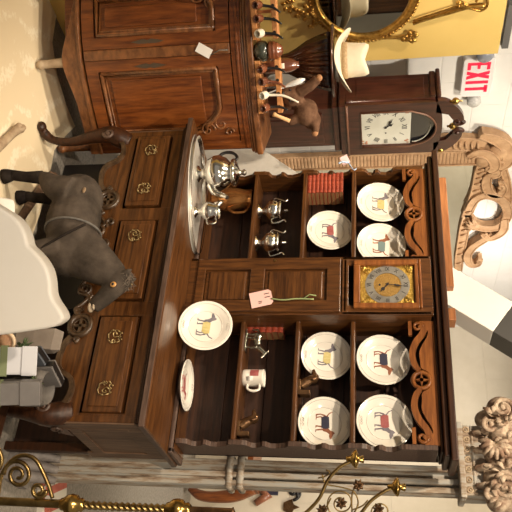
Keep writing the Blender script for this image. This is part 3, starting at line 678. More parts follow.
def apr(u): return .185 - .04*math.exp(-((u-.0)/.15)**2) + (.10*min(1,max(0,(-u-.05)/.3)) if u < 0 else 0)*.5
b = MB(); bowbox(b, S0, S1_, .1, .245, -.05, .012, 24, apr); bowbox(b, S0, S1_, .235,.252,-.04,.022,24); b.build('base_moulding', WALNL, Bf, bevel=.004)
b = MB(); bowbox(b,S0,S1_,1.015,1.066,-.045,.004,20); bowbox(b,S0,S1_,1.040,1.052,-.045,.010,20); bowbox(b,.455,S1_,.25,1.02,-.045,.004,3); b.build('frame_rail', WALN, Bf, bevel=.003)
um = .0
def door(u0, u1, inner, hinge):
    b = MB(); bowbox(b,u0,u1,.262,1.01,-.04,-.012,10)
    for a,c_ in ((u0,u0+.055),(u1-.055,u1)): bowbox(b,a,c_,.262,1.01,-.02,.004,3)
    bowbox(b,u0,u1,.262,.325,-.02,.004,10)
    # top rail with curved lower edge
    L = u1-u0
    def topz(u):
        q = (u-u0)/L
        if inner == 'r': q = q
        else: q = 1-q
        return .945 - .10*max(0,(q-.55)/.45)**1.3*0 - (.085 if q > .80 else .085*max(0,(q-.55)/.25)**2)
    bowbox(b,u0,u1,.90,1.01,-.02,.004,24,topz)
    d = b.build('door', WALN, Bf, bevel=.004)
    # raised moulding following the panel
    pts = []
    for i in range(25):
        u = u0+.065+(L-.13)*i/24; pts.append((u, topz(u)-.014))
    path = [(u0+.065,.34)] + pts + [(u1-.065,.34),(u0+.065,.34)]
    b = MB(); b.tube([BL(u,v,bow(u)+.003) for u,v in path], .011, 8); b.tube([BL(u0+.08+(u-u0-.065)*(L-.16)/(L-.13),.355+(v-.34)*.955,bow(u)-.004) for u,v in path], .006, 8); b.build('panel_moulding', WALNL, d)
    b = MB(); bowbox(b,u0+.10,u1-.10,.38,.85,-.012,-.003,10); b.build('panel', WALN, d, bevel=.006)
    b = MB(); cu = u1-.10 if inner == 'r' else u0+.10; s = 1 if inner == 'r' else -1
    for (du,v,r,a0,a1) in ((.03,.85,.042,90,540),(.0,.925,.034,200,640),(.045,.755,.026,0,460),(.045,.965,.024,90,500),(-.07,.945,.028,90,480),(-.14,.955,.02,30,420)):
        b.tube([BL(cu+s*(du)+uu*s, v+vv, bow(cu)+.003) for uu,vv in spiral(0,0,r,.004,a0,a1,24)], lin([.006,.003],25), 6)
    b.build('door_carving', WALNL, d)
    return d
dl = door(-.345,-.055,'l',0); dr2 = door(.0,.455,'r',0)
b = MB(); bowbox(b,-.053,-.002,.262,1.01,-.02,.010,3); b.build('centre_stile', WALNL, Bf, bevel=.004)
for d,u in ((dl,-.08),(dr2,.035)):
    b = MB(); F = MBf @ Matrix.Translation((u,.60,bow(u)+.004))
    b.prism([(0,.085),(.008,.05),(.013,.02),(.007,0),(.013,-.02),(.008,-.05),(0,-.085),(-.008,-.05),(-.013,-.02),(-.007,0),(-.013,.02),(-.008,.05)],0,.002,F); b.prism(arc(0,.004,.005,0,360,10)[:-1],.002,.003,F)
    b.build('escutcheon', mat('dull_iron',(.13,.10,.075),rough=.45,metal=.7), d)
for u in (-.33,.0,.46):
    b = MB(); w = bow(u)
    P = cat([BL(u,.20,w-.04),BL(u,.14,w-.02),BL(u,.07,w-.005),BL(u,.03,w+.008)],5); b.tube(P, lin([.03,.026,.021,.023],len(P)), 12); b.ell(BL(u,.030,w+.012),(.024,.024,.023)); b.build('foot', DRIFT if u == 0 else WALNL, Bf, label='pale scrolled foot' if u == 0 else None)
# tag on key
u = -.045; w = bow(u)
t = thing('white_tag', 'blank white paper tag hanging from the key of the walnut buffet', 'tag', BL(u,.90,w+.02))
c = atp(204,50.5,BL(u,.8,w+.022),bn); F = FR(c, bd, (0,0,1)) @ Matrix.Rotation(R(-32),4,'Z')
MB().box(-.024,.024,-.038,.038,0,.0015,F).build('card', WPAPER, t)
k = atp(227,50,BL(u,.8,w+.022),bn); MB().tube([F @ V((.005,.037,.001)), (c+k)/2+V((0,0,.02)), k], .0022, 6).tube([k, k-bn*.03], .004, 8).build('string', mat('grey_string',(.18,.17,.15),rough=.6), t)

# ------------------------------------------------------------------ things on the buffet
ZT = 1.1285
def ontop(px, py, w): return atp(px, py, BL(0,1.2,w), bn)
def pipe_rack(pyA, pyB, w, lab):
    a = ontop(256,pyA,w); c = ontop(256,pyB,w); a.z = c.z = ZT; u = (c-a).normalized()
    t = thing('pipe_rack', lab, 'pipe rack', (a+c)/2, 'pine pipe racks')
    F = FR(a, u, (0,0,1)); L = (c-a).length
    b = MB(); b.box(0,L,.0,.026,-.10,0.0,F); b.build('base_board', PINE, t, bevel=.002)
    b = MB(); b.box(0,L,.098,.123,-.075,.0,F); b.build('top_board', PINE, t, bevel=.002)
    for x in (.012,L*.5,L-.012):
        b = MB(); b.box(x-.007,x+.007,.018,.099,-.055,-.042,F); b.build('post', PINE, t)
    for k in range(4): b = MB(); b.prism([(L*(k+.5)/4+x,.108+y) for x,y in arc(0,0,.008,0,360,10)[:-1]],.0,.0008,F); b.build('hole_rim', BLACK, t)
    return F, L
def pipe(F, x, lab, bm_, sm_, zb=.021, tilt=0, long=0, w=.024, s=1.0):
    t = thing('tobacco_pipe', lab, 'pipe', F @ V((x,zb,w)), 'tobacco pipes in the racks')
    b = MB(); Fp = F @ Matrix.Translation((x,zb+.0195*s,w)) @ Matrix.Rotation(R(tilt),4,'Z')
    b.lathe([(0,-.020),(.010,-.019),(.0165,-.010),(.019,.004),(.017,.020),(.0165,.022),(.012,.022),(.011,.0),(0,-.008)], Fp @ Matrix.Scale(s,4) @ Matrix.Rotation(R(90),4,'X') @ Matrix.Rotation(R(-60),4,'X'), 16); b.build('bowl', bm_, t)
    b = MB(); b.tube([Fp @ V(p) for p in cat([(0,-.008,-.004),(.004,.03,-.014),(.010,.07+long*.4,-.016),(.030+long*.2,.105+long,-.012)],5)], lin([.0085*s,.006*s,.0055*s,.004*s],16), 8); b.build('stem', sm_, t)
FB, LB = pipe_rack(61,114,.068,'pine pipe rack on the buffet in front of the brown plush bear')
FA_, LA = pipe_rack(-14,40,.060,'pine pipe rack on the buffet below the gilt oval mirror')
for F,L,items in ((FA_,LA,((.33,BRIAR,BLACK,'reddish briar pipe, leftmost seen in the rack below the oval mirror'),(.58,BRIAR,BLACK,'brown briar pipe in the middle of the rack below the oval mirror'),(.86,MEER,BLACK,'white pipe with dark stem at the right end of the rack below the mirror'))),
                  (FB,LB,((.13,BRIAR,BLACK,'dark briar pipe at the left end of the rack by the bear'),(.36,JARB,BRIAR,'brown glazed pipe second from left in the rack by the bear'),(.86,BRIAR,BLACK,'brown briar pipe at the right end of the rack by the bear')))):
    for x,bm_,sm_,lab in items: pipe(F, L*x, lab, bm_, sm_, tilt=random.uniform(-8,8), s=1.15)
pipe(FB, LB*.62, 'long white clay pipe leaning in the rack by the bear', MEER, MEER, tilt=-2, long=.06, s=1.1)
# long white spoon-shaped pipe stem in front of bear
A = ontop(258,97,.06); B_ = ontop(305,79,.06); A.z = ZT+.004
b = MB(); dv = B_-A; P = [A+dv*k for k in (0,.3,.6,.75,.9,1.0)]; b.tube(P, [.003,.0035,.006,.014,.015,.004], 10); tag(b.build('letter_spoon', mat('bone_white',(.66,.66,.64),rough=.3)), 'long white bone spoon leaning across the pipe rack by the bear', 'spoon')
# ribbed jar and dark pot
c = ontop(264,51,.03); c.z = ZT
t = thing('round_jar', 'dark round pot with ribbed brown lid standing between the two pipe racks', 'jar', c)
MB().lathe([(0,0),(.03,0),(.048,.02),(.052,.04),(.046,.06),(.035,.068)], Matrix.Translation(c), 28).build('pot', JARK, t)
MB().lathe([(.036,.068),(.046,.074),(.048,.082),(.042,.088),(.046,.092),(.044,.100),(.038,.106),(.040,.110),(.034,.120),(.028,.124),(.026,.132),(.012,.140),(0,.142)], Matrix.Translation(c), 28).build('ribbed_lid', BRIAR, t, label='ribbed brown lid')
c = ontop(256,67,-.10); c.z = ZT
t = thing('glazed_bottle', 'brown glazed bottle with pale mark behind the right pipe rack', 'bottle', c)
MB().lathe([(0,0),(.032,0),(.036,.03),(.038,.13),(.034,.16),(.026,.18),(.018,.19),(.018,.2),(0,.2)], Matrix.Translation(c), 28).build('body', JARB, t)
b = MB(); q = ontop(287,72,-.02); b.lathe([(.0375,.105),(.0385,.106),(.0385,.13),(.0375,.131)], Matrix.Translation(c), 8, R(-60), R(-20)); b.build('mark', MEER, t)
# fluted stand with the hat
ws = -.22
hb = ontop(300,63,ws); hb.z = ZT; zd = ontop(335,63,ws).z
Hh = zd-ZT
t = thing('fluted_hat_stand', 'dark glossy fluted wooden stand flaring up to a flat disc, on the buffet', 'stand', hb)
k = .155/.16
MB().lathe([(0,0),(.07,0),(.07,.018),(.056,.03),(.05,.06),(.046,Hh*.22),(.055,Hh*.36),(.078,Hh*.48),(.112,Hh*.62),(.136,Hh*.78),(.150,Hh*.90),(.148,Hh*.96),(0,Hh*.97)], Matrix.Translation(hb), 72, flute=.20, nfl=18).build('fluted_body', DKWD, t)
MB().lathe([(0,Hh*.965),(.182,Hh*.965),(.186,Hh*.975),(.182,Hh*.995),(0,Hh*.995)], Matrix.Translation(hb), 48).build('disc', DKWD, t)
hc = V((hb.x,hb.y,zd+.004))
t = thing('brimmed_hat', 'cream western hat with curled brim and tan band on the fluted stand', 'hat', hc)
b = MB(); rings = []; fa = math.atan2(RT.y, RT.x)
def hp_(t_, r, z): return hc + V((math.cos(t_+fa)*r*1.0, math.sin(t_+fa)*r*.86, z))
for f,zf in ((1.0,0),(.85,0),(.7,0),(.55,0),(.5,0)):
    rr = []
    for i in range(48):
        t_ = 2*PI*i/48; side = abs(math.cos(t_))**2
        rr.append(hp_(t_, .174*f, .030 + side*.050*(f-.5)/.5 - (1-side)*.028*(f-.5)/.5 ))
    rings.append(rr)
rings2 = [[p+V((0,0,-.004)) for p in r] for r in rings][::-1]
b.loft(rings+rings2, cap=False, loop=True); b.build('brim', HATM, t)
b = MB(); b.loft([[hp_(2*PI*i/48, r, z-(.022*abs(math.sin(2*PI*i/48))**4 if z>.145 else 0)) for i in range(48)] for r,z in ((.096,.026),(.097,.05),(.092,.10),(.089,.150),(.078,.170),(.035,.158),(.004,.152))]); b.build('crown', HATM, t)
b = MB(); b.loft([[hp_(2*PI*i/48, r, z) for i in range(48)] for r,z in ((.0975,.034),(.0995,.035),(.0995,.062),(.0970,.063))], cap=False); b.build('band', HATB, t, label='tan patterned band')
# plush bear
wb = .0
def bp(px,py,dw=0): return ontop(px,py,wb+dw)
b = MB()
c1 = bp(302,108); c2 = bp(297,97); b.ell(bp(306,112),(.078,.06,.062)); b.ell(bp(293,96),(.056,.052,.055)); b.ell(bp(285,93,.03),(.030,.03,.028)); b.ell(bp(312,120),(.05,.05,.045))
b.tube([bp(300,92,.02),bp(310,86,.03),bp(318,79,.03)],[.030,.026,.024],12)
b.tube([bp(312,120,.03),bp(316,126,.04),bp(315,132,.045)],[.028,.022,.020],12); b.tube([bp(300,116,.03),bp(292,121,.04),bp(288,123,.045)],[.028,.024,.02],12)
b.ell(bp(296,84),(.018,.012,.02)); b.ell(bp(288,108),(.018,.012,.02))
bear = b.build('plush_bear', BEARM, voxel=.006, smooth=3); tag(bear, 'brown plush bear slumped above the pipe rack before the tall clock', 'bear')
for q in (bp(319,78,.035),bp(315,133,.05)): b = MB(); b.ell(q,(.019,.016,.017)); b.build('paw', BEARL, bear, label='tan paw pad')
b = MB(); b.ell(bp(283,93,.058),(.010,.008,.008)); b.ell(bp(290,90,.055),(.006,.005,.006)); b.ell(bp(290,101,.05),(.006,.005,.006)); b.build('face', BLACK, bear)
A = bp(273,114,.07); B_ = bp(290,121,.07); b = MB(); b.tube([A,A+(B_-A)*.12,A+(B_-A)*.2,B_],[.011,.012,.009,.010],12); tag(b.build('wooden_dowel', mat('pale_dowel',(.55,.33,.15),rough=.5)), 'short pale turned dowel beside the bear and pipe rack', 'dowel')
# ------------------------------------------------------------------ longcase clock
cxf = -1.25; y0,y1 = -.085,.345; xb = -1.47; ycn = (y0+y1)/2
K = thing('longcase_clock', 'tall mahogany longcase clock with painted dial behind the buffet', 'clock', (-1.36,ycn,0))
b = MB(); b.box(xb,cxf-.01,y0+.0,y1-.0,0,.62); b.box(xb,cxf,y0-.01,y1+.01,0,.06); b.box(xb,cxf,y0-.01,y1+.01,.60,.64); b.build('plinth', MAHO, K, bevel=.004)
b = MB(); b.box(xb,cxf-.035,y0+.05,y1-.05,.62,1.50); b.build('trunk', MAHO, K, bevel=.004)
b = MB(); b.box(cxf-.04,cxf-.022,y0+.09,y1-.09,.70,1.40); b.box(cxf-.024,cxf-.017,y0+.12,y1-.12,.74,1.36); b.build('trunk_door', MAHO, K, bevel=.004)
b = MB(); b.box(xb,cxf-.015,y0+.02,y1-.02,1.46,1.50); b.box(xb,cxf,y0,y1,1.50,1.545); b.build('throat_moulding', MAHO, K, bevel=.008)
b = MB(); b.box(xb,cxf-.02,y0,y0+.02,1.54,2.04); b.box(xb,cxf-.02,y1-.02,y1,1.54,2.04); b.box(xb,xb+.01,y0,y1,1.54,2.04); b.box(xb,cxf-.02,y0,y1,1.54,1.565)
b.box(xb+.03,cxf-.03,y0-.003,y0,1.60,1.98); b.build('hood', MAHO, K, bevel=.003)
FK = FR((cxf,ycn,1.545),(0,1,0),(0,0,1)); hw = (y1-y0)/2
zd0,zd1 = at(361,127,'x',cxf).z-1.545, at(411,127,'x',cxf).z-1.545; zar = at(436,127,'x',cxf).z-1.545
dw = .150
# hood door: frame with arched opening
archo = [(dw,zd0),(dw,zd1)] + [(dw*math.cos(R(a))*.93, zd1+(zar-zd1)*math.sin(R(a))) for a in range(8,173,8)] + [(-dw,zd1),(-dw,zd0)]
b = MB(); b.curve([[(-hw,0),(hw,0),(hw,zar-.02)]+[(hw*math.cos(R(a)), zar-.02+.055*math.sin(R(a))) for a in range(10,171,10)]+[(-hw,zar-.02)], archo], .012, FK @ Matrix.Translation((0,0,-.012))); b.build('hood_door', MAHO, K, weld=False)
b = MB(); b.tube([FK @ V((u,v,.002)) for u,v in archo+[archo[0]]], .006, 6); b.build('door_beading', MAHOL, K)
b = MB(); b.tube([FK @ V((-hw,.0,.004)), FK @ V((hw,.0,.004))], .008, 6); b.build('sill_strip', MAHOL, K)
FDl = FK @ Matrix.Translation((0,0,-.022)); zc = (zd0+zd1)/2
b = MB(); b.box(-dw,dw,zd0-.005,zd1,-.004,0,FDl); df = b.build('clock_face', DIALW, K, label='white painted dial with black numerals')
b = MB(); b.prism([(dw,zd1)]+[(dw*math.cos(R(a)), zd1+(zar-zd1)*math.sin(R(a))) for a in range(0,181,10)],-.004,-.001,FDl); b.build('dial_arch', DARKG, df, label='dark painted arch')
b = MB(); b.tube([FDl @ V((dw*.9*math.cos(R(a)), zd1+.01+(zar-zd1)*.72*math.sin(R(a)), .001)) for a in range(0,100,6)], .004, 6); b.build('arch_line', DIALW, df)
rk = (zd1-zd0)*.46
b = MB()
for i,tx_ in enumerate(ROM): b = MB(); b.text(tx_, .044, .0004, FDl @ Matrix.Translation((0,zc,0)) @ Matrix.Scale(1.15,4,(1,0,0)) @ Matrix.Rotation(R(-i*30),4,'Z') @ Matrix.Translation((0,rk*.80,.001)), .7); b.build('numeral', INK, df, weld=False)
for u in (-1,1):
    for v in (zd0+.02,zd1-.02):
        b = MB()
        for k in range(5): b.ell(FDl @ V((u*(dw-.022)+random.uniform(-.012,.012), v+random.uniform(-.012,.012), .001)), (.001,.007,.007), seg=8, rn=6)
        b.build('painted_flowers', FLOWR, df)
FD2 = FDl @ Matrix.Translation((0,zc,0)); hand('hour_hand', 325, .055, .007, FD2, df, INK, .003); hand('minute_hand', 300, .085, .005, FD2, df, INK, .005)
b = MB()
for u,v in ((-.045,.02),(.05,.0)): b.prism([(u+x,v+y) for x,y in arc(0,0,.005,0,360,10)[:-1]],.001,.002,FD2)
b.build('winding_hole', INK, df)
ztop = 2.04
b = MB(); b.box(xb-.01,cxf-.03,y0-.015,y1+.015,ztop-.03,ztop+.005); b.box(xb-.015,cxf-.025,y0-.028,y1+.028,ztop+.005,ztop+.03); b.build('hood_cornice', MAHO, K, bevel=.008)
b = MB()
for s in (-1,1):
    pts = cat([(s*hw*1.05,.505),(s*hw*.98,.56),(s*hw*.72,.62),(s*hw*.42,.655),(s*hw*.20,.66)],6)
    low = [(s*hw*.28,.60),(s*hw*.5,.57),(s*hw*.6,.50)]
    pl = [tuple(p) for p in pts]+low
    b.prism(pl if s < 0 else pl[::-1], -.03, .0, FK)
    b.tube([FK @ V((s*hw*.22+u*s, .63+v, -.006)) for u,v in spiral(0,0,.032,.006,100,420,24)], lin([.014,.009],25), 8)
    b.ell(FK @ V((s*hw*.22,.63,.0)),(.014,.014,.014))
b.build('swan_neck_pediment', MAHO, K)
for u,v in ((-hw*.95,.60),(0,.60),(hw*.95,.545)):
    c = FK @ V((u,v,-.01)); b = MB(); b.lathe([(0,-.03),(.007,-.03),(.007,-.018),(.017,-.010),(.021,.004),(.015,.018),(.006,.022),(.004,.035),(0,.045)], Matrix.Translation(c), 16); b.build('brass_finial', BRASS, K)
for s in (-1,1):
    b = MB(); b.lathe([(.013,0),(.013,.03),(.009,.035),(.009,.46),(.013,.465),(.013,.49)], Matrix.Translation((cxf-.028,ycn+s*(hw-.0),1.545)), 14); b.build('hood_column', MAHO, K)
# ------------------------------------------------------------------ yellow board, gilt mirror, exit sign
ya = at(348,62,'x',-1.43).y; zt_ = at(503,25,'x',-1.43).z
tag(MB().box(-1.455,-1.43,-1.75,ya,0.0,zt_).build('yellow_board', YELW, bevel=.002), 'tall yellow painted board standing against the wall behind the buffet', 'board')
b = MB(); q = at(504,35,'x',-1.6); b.box(-1.651,-1.60,q.y-.2,q.y+.10,q.z,q.z+.035); o_ = b.build('cable_trunking', mat('grey_trunking',(.13,.125,.12),rough=.5)); o_.name = 'wall_trunking_1'; struct(o_)  # cable trunking mounted along the wall
xm = -1.427
mc = at(364,-9,'x',xm); ra = (at(420,-9,'x',xm).z-at(308,-9,'x',xm).z)/2; rb = abs(at(364,40,'x',xm).y-mc.y)
G_ = thing('gilt_mirror', 'oval gilt mirror with carved garland arms on the yellow board', 'mirror', mc)
FM = FR(mc,(0,1,0),(0,0,1))
def ov(r1,r2,n=64): return [(r1*math.cos(2*PI*i/n), r2*math.sin(2*PI*i/n)) for i in range(n)]
b = MB(); b.prism(ov(rb*.88,ra*.88), .002, .006, FM); b.build('mirror_glass', MIRR, G_)
b = MB(); n=72; rings=[]
for i in range(n):
    t_=2*PI*i/n; d=V((math.cos(t_)*rb, math.sin(t_)*ra, 0))
    rings.append([FM @ V((d.x*f, d.y*f, w)) for f,w in ((.83,.004),(.86,.02),(.90,.026),(.95,.018),(1.0,.012),(1.0,.001))])
b.loft(rings, loop=True)
b.build('oval_frame', GILT, G_)
b = MB()
for i in range(90): 
    t_=2*PI*i/90; b.ell(FM @ V((math.cos(t_)*rb*1.0, math.sin(t_)*ra*1.0, .012)), (.008,.010,.008), seg=8, rn=6)
b.build('frame_beading', GILT, G_)
def gpt(px,py): 
    p = FM.inverted() @ at(px,py,'x',xm); return (p.x,p.y)
b = MB()
def gt(pts,r,w=.012): b.tube([FM @ V((u,v,w)) for u,v in [tuple(q) for q in cat([gpt(*p) for p in pts],6)]], r, 7)
gt([(345,40),(372,37),(395,36),(408,34)],.008); gt([(413,22),(428,17),(450,11),(468,6),(485,4)],.009); gt([(413,19),(440,10),(466,2)],.005)
gt([(468,6),(480,9),(487,4),(486,-4),(479,-6),(476,0)],.007)
b.build('garland_arm', GILT, G_)
for (px,py,n_,rr) in ((409,35,16,.036),(306,13,18,.05),(290,4,10,.04),(312,22,8,.025),(462,3,6,.02)):
    b = MB(); u0,v0 = gpt(px,py)
    for k in range(n_):
        a = random.uniform(0,2*PI); r_ = rr*math.sqrt(random.random()); b.tube([FM @ V((u0+r_*math.cos(a)+x*.8, v0+r_*math.sin(a)+y*.8, .014)) for x,y in spiral(0,0,.016,.003,math.degrees(a),math.degrees(a)+420,14)], .0045, 6)
        b.ell(FM @ V((u0+r_*math.cos(a),v0+r_*math.sin(a),.014)),(.008,.012,.012),seg=8,rn=6)
    b.build('carved_rosette', GILT, G_)
# exit sign
xs = -1.60
ea = at(478,59,'x',xs); eb = at(478,96.5,'x',xs); zlo = at(462,78,'x',xs).z; zhi = at(493,78,'x',xs).z
E_ = thing('exit_sign', 'white exit sign with red letters and twin lamp heads on the wall', 'sign', (-1.649,(ea.y+eb.y)/2,zlo))
FE = FR((xs,(ea.y+eb.y)/2,(zlo+zhi)/2),(0,1,0),(0,0,1)); ew = (eb.y-ea.y)/2; eh = (zhi-zlo)/2
b = MB(); pts = []
for cx,cy,a in ((ew-.02,eh-.02,0),(-ew+.02,eh-.02,90),(-ew+.02,-eh+.02,180),(ew-.02,-eh+.02,270)): pts += arc(cx,cy,.02,a,a+90,5)
b.prism(pts,-.048,0,FE); b.build('housing', EXITW, E_, bevel=.004)
b = MB(); st = .017
def rect(u0,u1,v0,v1): b.prism([(u0,v0),(u1,v0),(u1,v1),(u0,v1)],0,.0025,FE)
LH = eh*.72; lw = ew*.36; g = ew*.10; x0 = -ew*.82
rect(x0,x0+st*1.2,-LH,LH); rect(x0+st,x0+lw,LH-st*1.1,LH); rect(x0+st,x0+lw*.9,-st*.5,st*.5); rect(x0+st,x0+lw,-LH,-LH+st*1.1)
x1 = x0+lw+g*.8; w_ = lw*1.15
b.prism([(x1,LH),(x1+st*1.4,LH),(x1+w_,-LH),(x1+w_-st*1.4,-LH)][::-1],0,.0025,FE); b.prism([(x1+w_-st*1.4,LH),(x1+w_,LH),(x1+st*1.4,-LH),(x1,-LH)][::-1],.0001,.0026,FE)
x2 = x1+w_+g; rect(x2,x2+st*1.3,-LH,LH)
x3 = x2+st*1.3+g; rect(x3,x3+lw,LH-st*1.1,LH); rect(x3+lw/2-st*.65,x3+lw/2+st*.65,-LH,LH)
b.build('letters', EXITR, E_, label='red capital letters')
def lampc(px,py): return at(px,py,'x',xs)
c = lampc(484,53); Ml = FR(c,(0,1,0),(0,0,1)) 
b = MB(); b.lathe([(0,-.02),(.035,-.02),(.046,.0),(.046,.035),(.03,.05)], FR(c,(0,-.5,.8),(1,.2,.1)), 24); b.lathe([(.042,.034),(.038,.04),(0,.048)],FR(c,(0,1,0),(0,0,1)),20); b.build('lamp_head', mat('lamp_shell',(.42,.46,.54),rough=.2,metal=.5), E_)
c = lampc(474,102); b = MB(); b.lathe([(.035,-.04),(.042,-.03),(.044,0),(.036,.012),(0,.018)], FR(c,(0,1,0),(0,0,1)), 24); b.build('lamp_head', mat('lamp_lens',(.6,.6,.58),(.45,.45,.44),.25,scale=80), E_)
# ------------------------------------------------------------------ carved mirror on the left wall beyond the clock
xw = -1.62
M_ = thing('carved_mirror', 'large mirror in stripped carved wood scroll frame behind the dresser', 'mirror', at(460,210,'x',xw))
def mp(px,py): p = at(px,py,'x',xw); return (p.y,p.z)
FW_ = FR((xw,0,0),(0,1,0),(0,0,1))
ly0 = mp(350,152)[0]; ly1 = mp(350,165)[0]; zbt = .85
topL = mp(480,150); topR = mp(462,262)
zT = (mp(478,160)[1]); yR = mp(450,268)[0]
b = MB(); b.prism([(ly0+.02,zbt),(yR+.3,zbt),(yR+.3,zT),(ly0+.02,zT)],-.006,.001,FW_); b.build('mirror_glass', MIRR, M_)
b = MB(); b.box(ly0,ly1,zbt-.06,mp(478,150)[1],-.01,.03,FW_)
for k in range(64): z_ = zbt+k*(zT-zbt)/64; b.box(ly0+.014,ly1-.016,z_,z_+.016,.028,.034,FW_)
b.box(ly1-.012,ly1,zbt,zT,.03,.042,FW_)
fr_ = b.build('frame_stile', TANW, M_, bevel=.003)
b = MB()
def band(pts, w, d=.034, wd=None, bead=.0075):
    P = [V(tuple(q)) for q in cat([mp(*p) for p in pts],6)]; n_ = len(P); ww = lin(w,n_) if hasattr(w,'__len__') else [w]*n_
    b.ribbon([tuple(p) for p in P], ww, -.01, d, FW_)
    for sd in (-1,1):
        E_ = []
        for i in range(n_):
            t_ = (P[min(i+1,n_-1)]-P[max(i-1,0)]).normalized(); E_.append(FW_ @ V((P[i].x-sd*t_.y*ww[i]*.46, P[i].y+sd*t_.x*ww[i]*.46, d)))
        b.tube(E_, bead, 6)
    return P, ww
def flutes(pts, w, k, d=.034):
    P = cat([mp(*p) for p in pts],6); n_ = len(P)
    for i in range(k):
        j = 1+int((n_-3)*i/max(k-1,1)); t_ = (P[j+1]-P[j-1]).normalized(); nn = V((-t_.y,t_.x))
        b.tube([FW_ @ V((*(P[j]+nn*w*.36),d)), FW_ @ V((*(P[j]+t_*.01),d+.010)), FW_ @ V((*(P[j]-nn*w*.36+t_*.02),d))], [.006,.011,.006], 6)
def vol(c_, r_, a0, a1, d=.05, t0=.013): 
    u0,v0 = mp(*c_); b.tube([FW_ @ V((u0+u*1.25,v0+v,d)) for u,v in spiral(0,0,r_,.006,a0,a1,30)], lin([t0,.007],31), 8)
band([(440,141),(456,140),(472,141),(484,143)], .13); flutes([(446,141),(482,142)], .11, 9)
band([(480,130),(492,133),(503,139),(508,148),(506,158),(498,164)], [.05,.075,.085,.085,.075,.05], .05)
band([(468,151),(476,147),(486,148),(493,154),(494,162),(488,166)], [.045,.065,.075,.075,.065,.05], .058)
b.ell(FW_ @ V((*mp(498,149),.03)), (.03,.09,.075)); b.ell(FW_ @ V((*mp(484,156),.03)), (.03,.08,.06))
band([(484,158),(480,168),(478,180),(475,192),(470,204),(466,214)], [.07,.075,.08,.08,.075,.07], .03); flutes([(483,162),(479,176),(473,196),(468,210)], .07, 9, .03)
band([(498,166),(496,170),(488,172),(486,180),(490,189),(498,191),(503,184),(500,176)], [.04,.055,.06,.065,.065,.06,.05,.03], .045)
band([(503,166),(506,178),(508,192),(508,206)], [.04,.05,.05,.045], .02)
band([(468,206),(474,196),(484,191),(496,193),(505,200),(507,211),(500,221),(488,224),(476,222),(469,215)], [.055,.06,.065,.065,.065,.065,.065,.065,.06,.055], .045)
band([(504,214),(503,224),(497,230),(488,233),(482,228)], [.05,.06,.06,.05,.035], .055)
band([(468,212),(465,222),(463,232),(461,244),(459,256),(458,268)], [.07,.075,.075,.07,.07,.06], .03); flutes([(467,214),(464,228),(461,244),(459,262)], .065, 8, .03)
band([(492,230),(482,236),(472,243),(467,252),(470,260),(477,260),(480,254)], [.055,.065,.065,.06,.05,.045,.03], .048)
b.ell(FW_ @ V((*mp(474,222),.03)), (.035,.05,.045)); 
for k in range(5): a_ = R(200+k*28); u0,v0 = mp(474,219); b.tube([FW_ @ V((u0,v0,.06)), FW_ @ V((u0+.06*math.cos(a_),v0+.045*math.sin(a_),.07)), FW_ @ V((u0+.10*math.cos(a_),v0+.075*math.sin(a_),.05))], [.006,.013,.006], 6)
vol((499,158),.028,0,480); vol((488,163),.022,90,520); vol((500,182),.022,0,430); vol((478,256),.022,0,430); vol((484,229),.018,0,400); vol((447,133),.026,0,460)
b.build('scroll_carving', TANW, M_)
# ------------------------------------------------------------------ white scalloped board between buffet and dresser, tag
yb_ = .13
q = [at(px,py,'y',yb_) for px,py in ((205,150),(262,149),(299,174),(290,181),(240,185),(205,185))]
b = MB(); b.prism([(p.x,p.z) for p in q][::-1],-.012,0,FRONT(0,yb_,0)); b.prism([(q[0].x,0.0),(q[5].x,0.0),(q[5].x,q[5].z),(q[0].x,q[0].z)],-.012,0,FRONT(0,yb_,0)); tag(b.build('white_board', mat('flaked_white',(.74,.71,.64),(.80,.77,.71),.7,scale=30)), 'pointed white flaking board standing behind the left end of the dresser', 'board')
c = at(345,160,'y',-.10); c.x = -.745; 
t = thing('pink_tag', 'small pink tag with ribbon hanging at the upper left of the dresser', 'tag', c)
F = FR(at(345,160,'x',-.748),(.8,.6,0),(0,0,1)) @ Matrix.Rotation(R(25),4,'Z'); MB().box(-.022,.022,-.02,.02,0,.001,F).build('card', mat('pale_pink',(.78,.52,.52),rough=.7), t)
A = F @ V((.02,.01,.002)); MB().tube(cat([A,A+V((.03,.0,.015)),A+V((.05,0,.03)),A+V((.04,0,.04))],4),.003,6).tube(cat([A,A+V((.01,-.02,-.03)),A+V((.02,-.02,-.05))],4),.005,6).build('ribbon', BLUEG, t)
# ------------------------------------------------------------------ peeling column with carved capital
cx0,cx1 = .722,.842; yc0,yc1 = .10,.165
Kc = thing('carved_column', 'square peeling painted column with carved capital behind the dresser right end', 'column', ((cx0+cx1)/2,.17,0))
b = MB(); b.box(cx0,cx1,yc0+.02,yc1,.0,2.06); b.box(cx0,cx1,yc0,yc0+.03,.10,1.03)
for x in (cx0,cx0+.055,cx1-.028): b.box(x,x+.026,yc0-.012,yc0+.02,.14,2.05)
b.build('shaft', PEEL, Kc, bevel=.006)
for z in (1.035,1.085):
    b = MB(); P = [(cx0-.012,yc0-.01),(cx1+.002,yc0-.004),(cx1+.002,yc1+.01),(cx0-.012,yc1+.01),(cx0-.012,yc0-.01)]; b.tube([(x,y,z) for x,y in P], .017, 10); b.build('ring_moulding', PEEL, Kc)
zc0,zc1 = at(461,480,'y',yc0).z, at(487,480,'y',yc0).z
xl,xr = at(470,426,'y',.05).x, at(470,496,'y',.05).x; yf = .04
b = MB(); b.box(xl,xr,yf,yc1+.02,zc0,zc1); b.box(xl-.012,xr+.012,yf-.014,yc1+.03,zc0-.012,zc0+.014); b.box(xl,xr,yf-.006,yc1+.02,zc0+.045,zc0+.058); b.build('capital', PEEL, Kc, bevel=.006)
b = MB(); n = 7
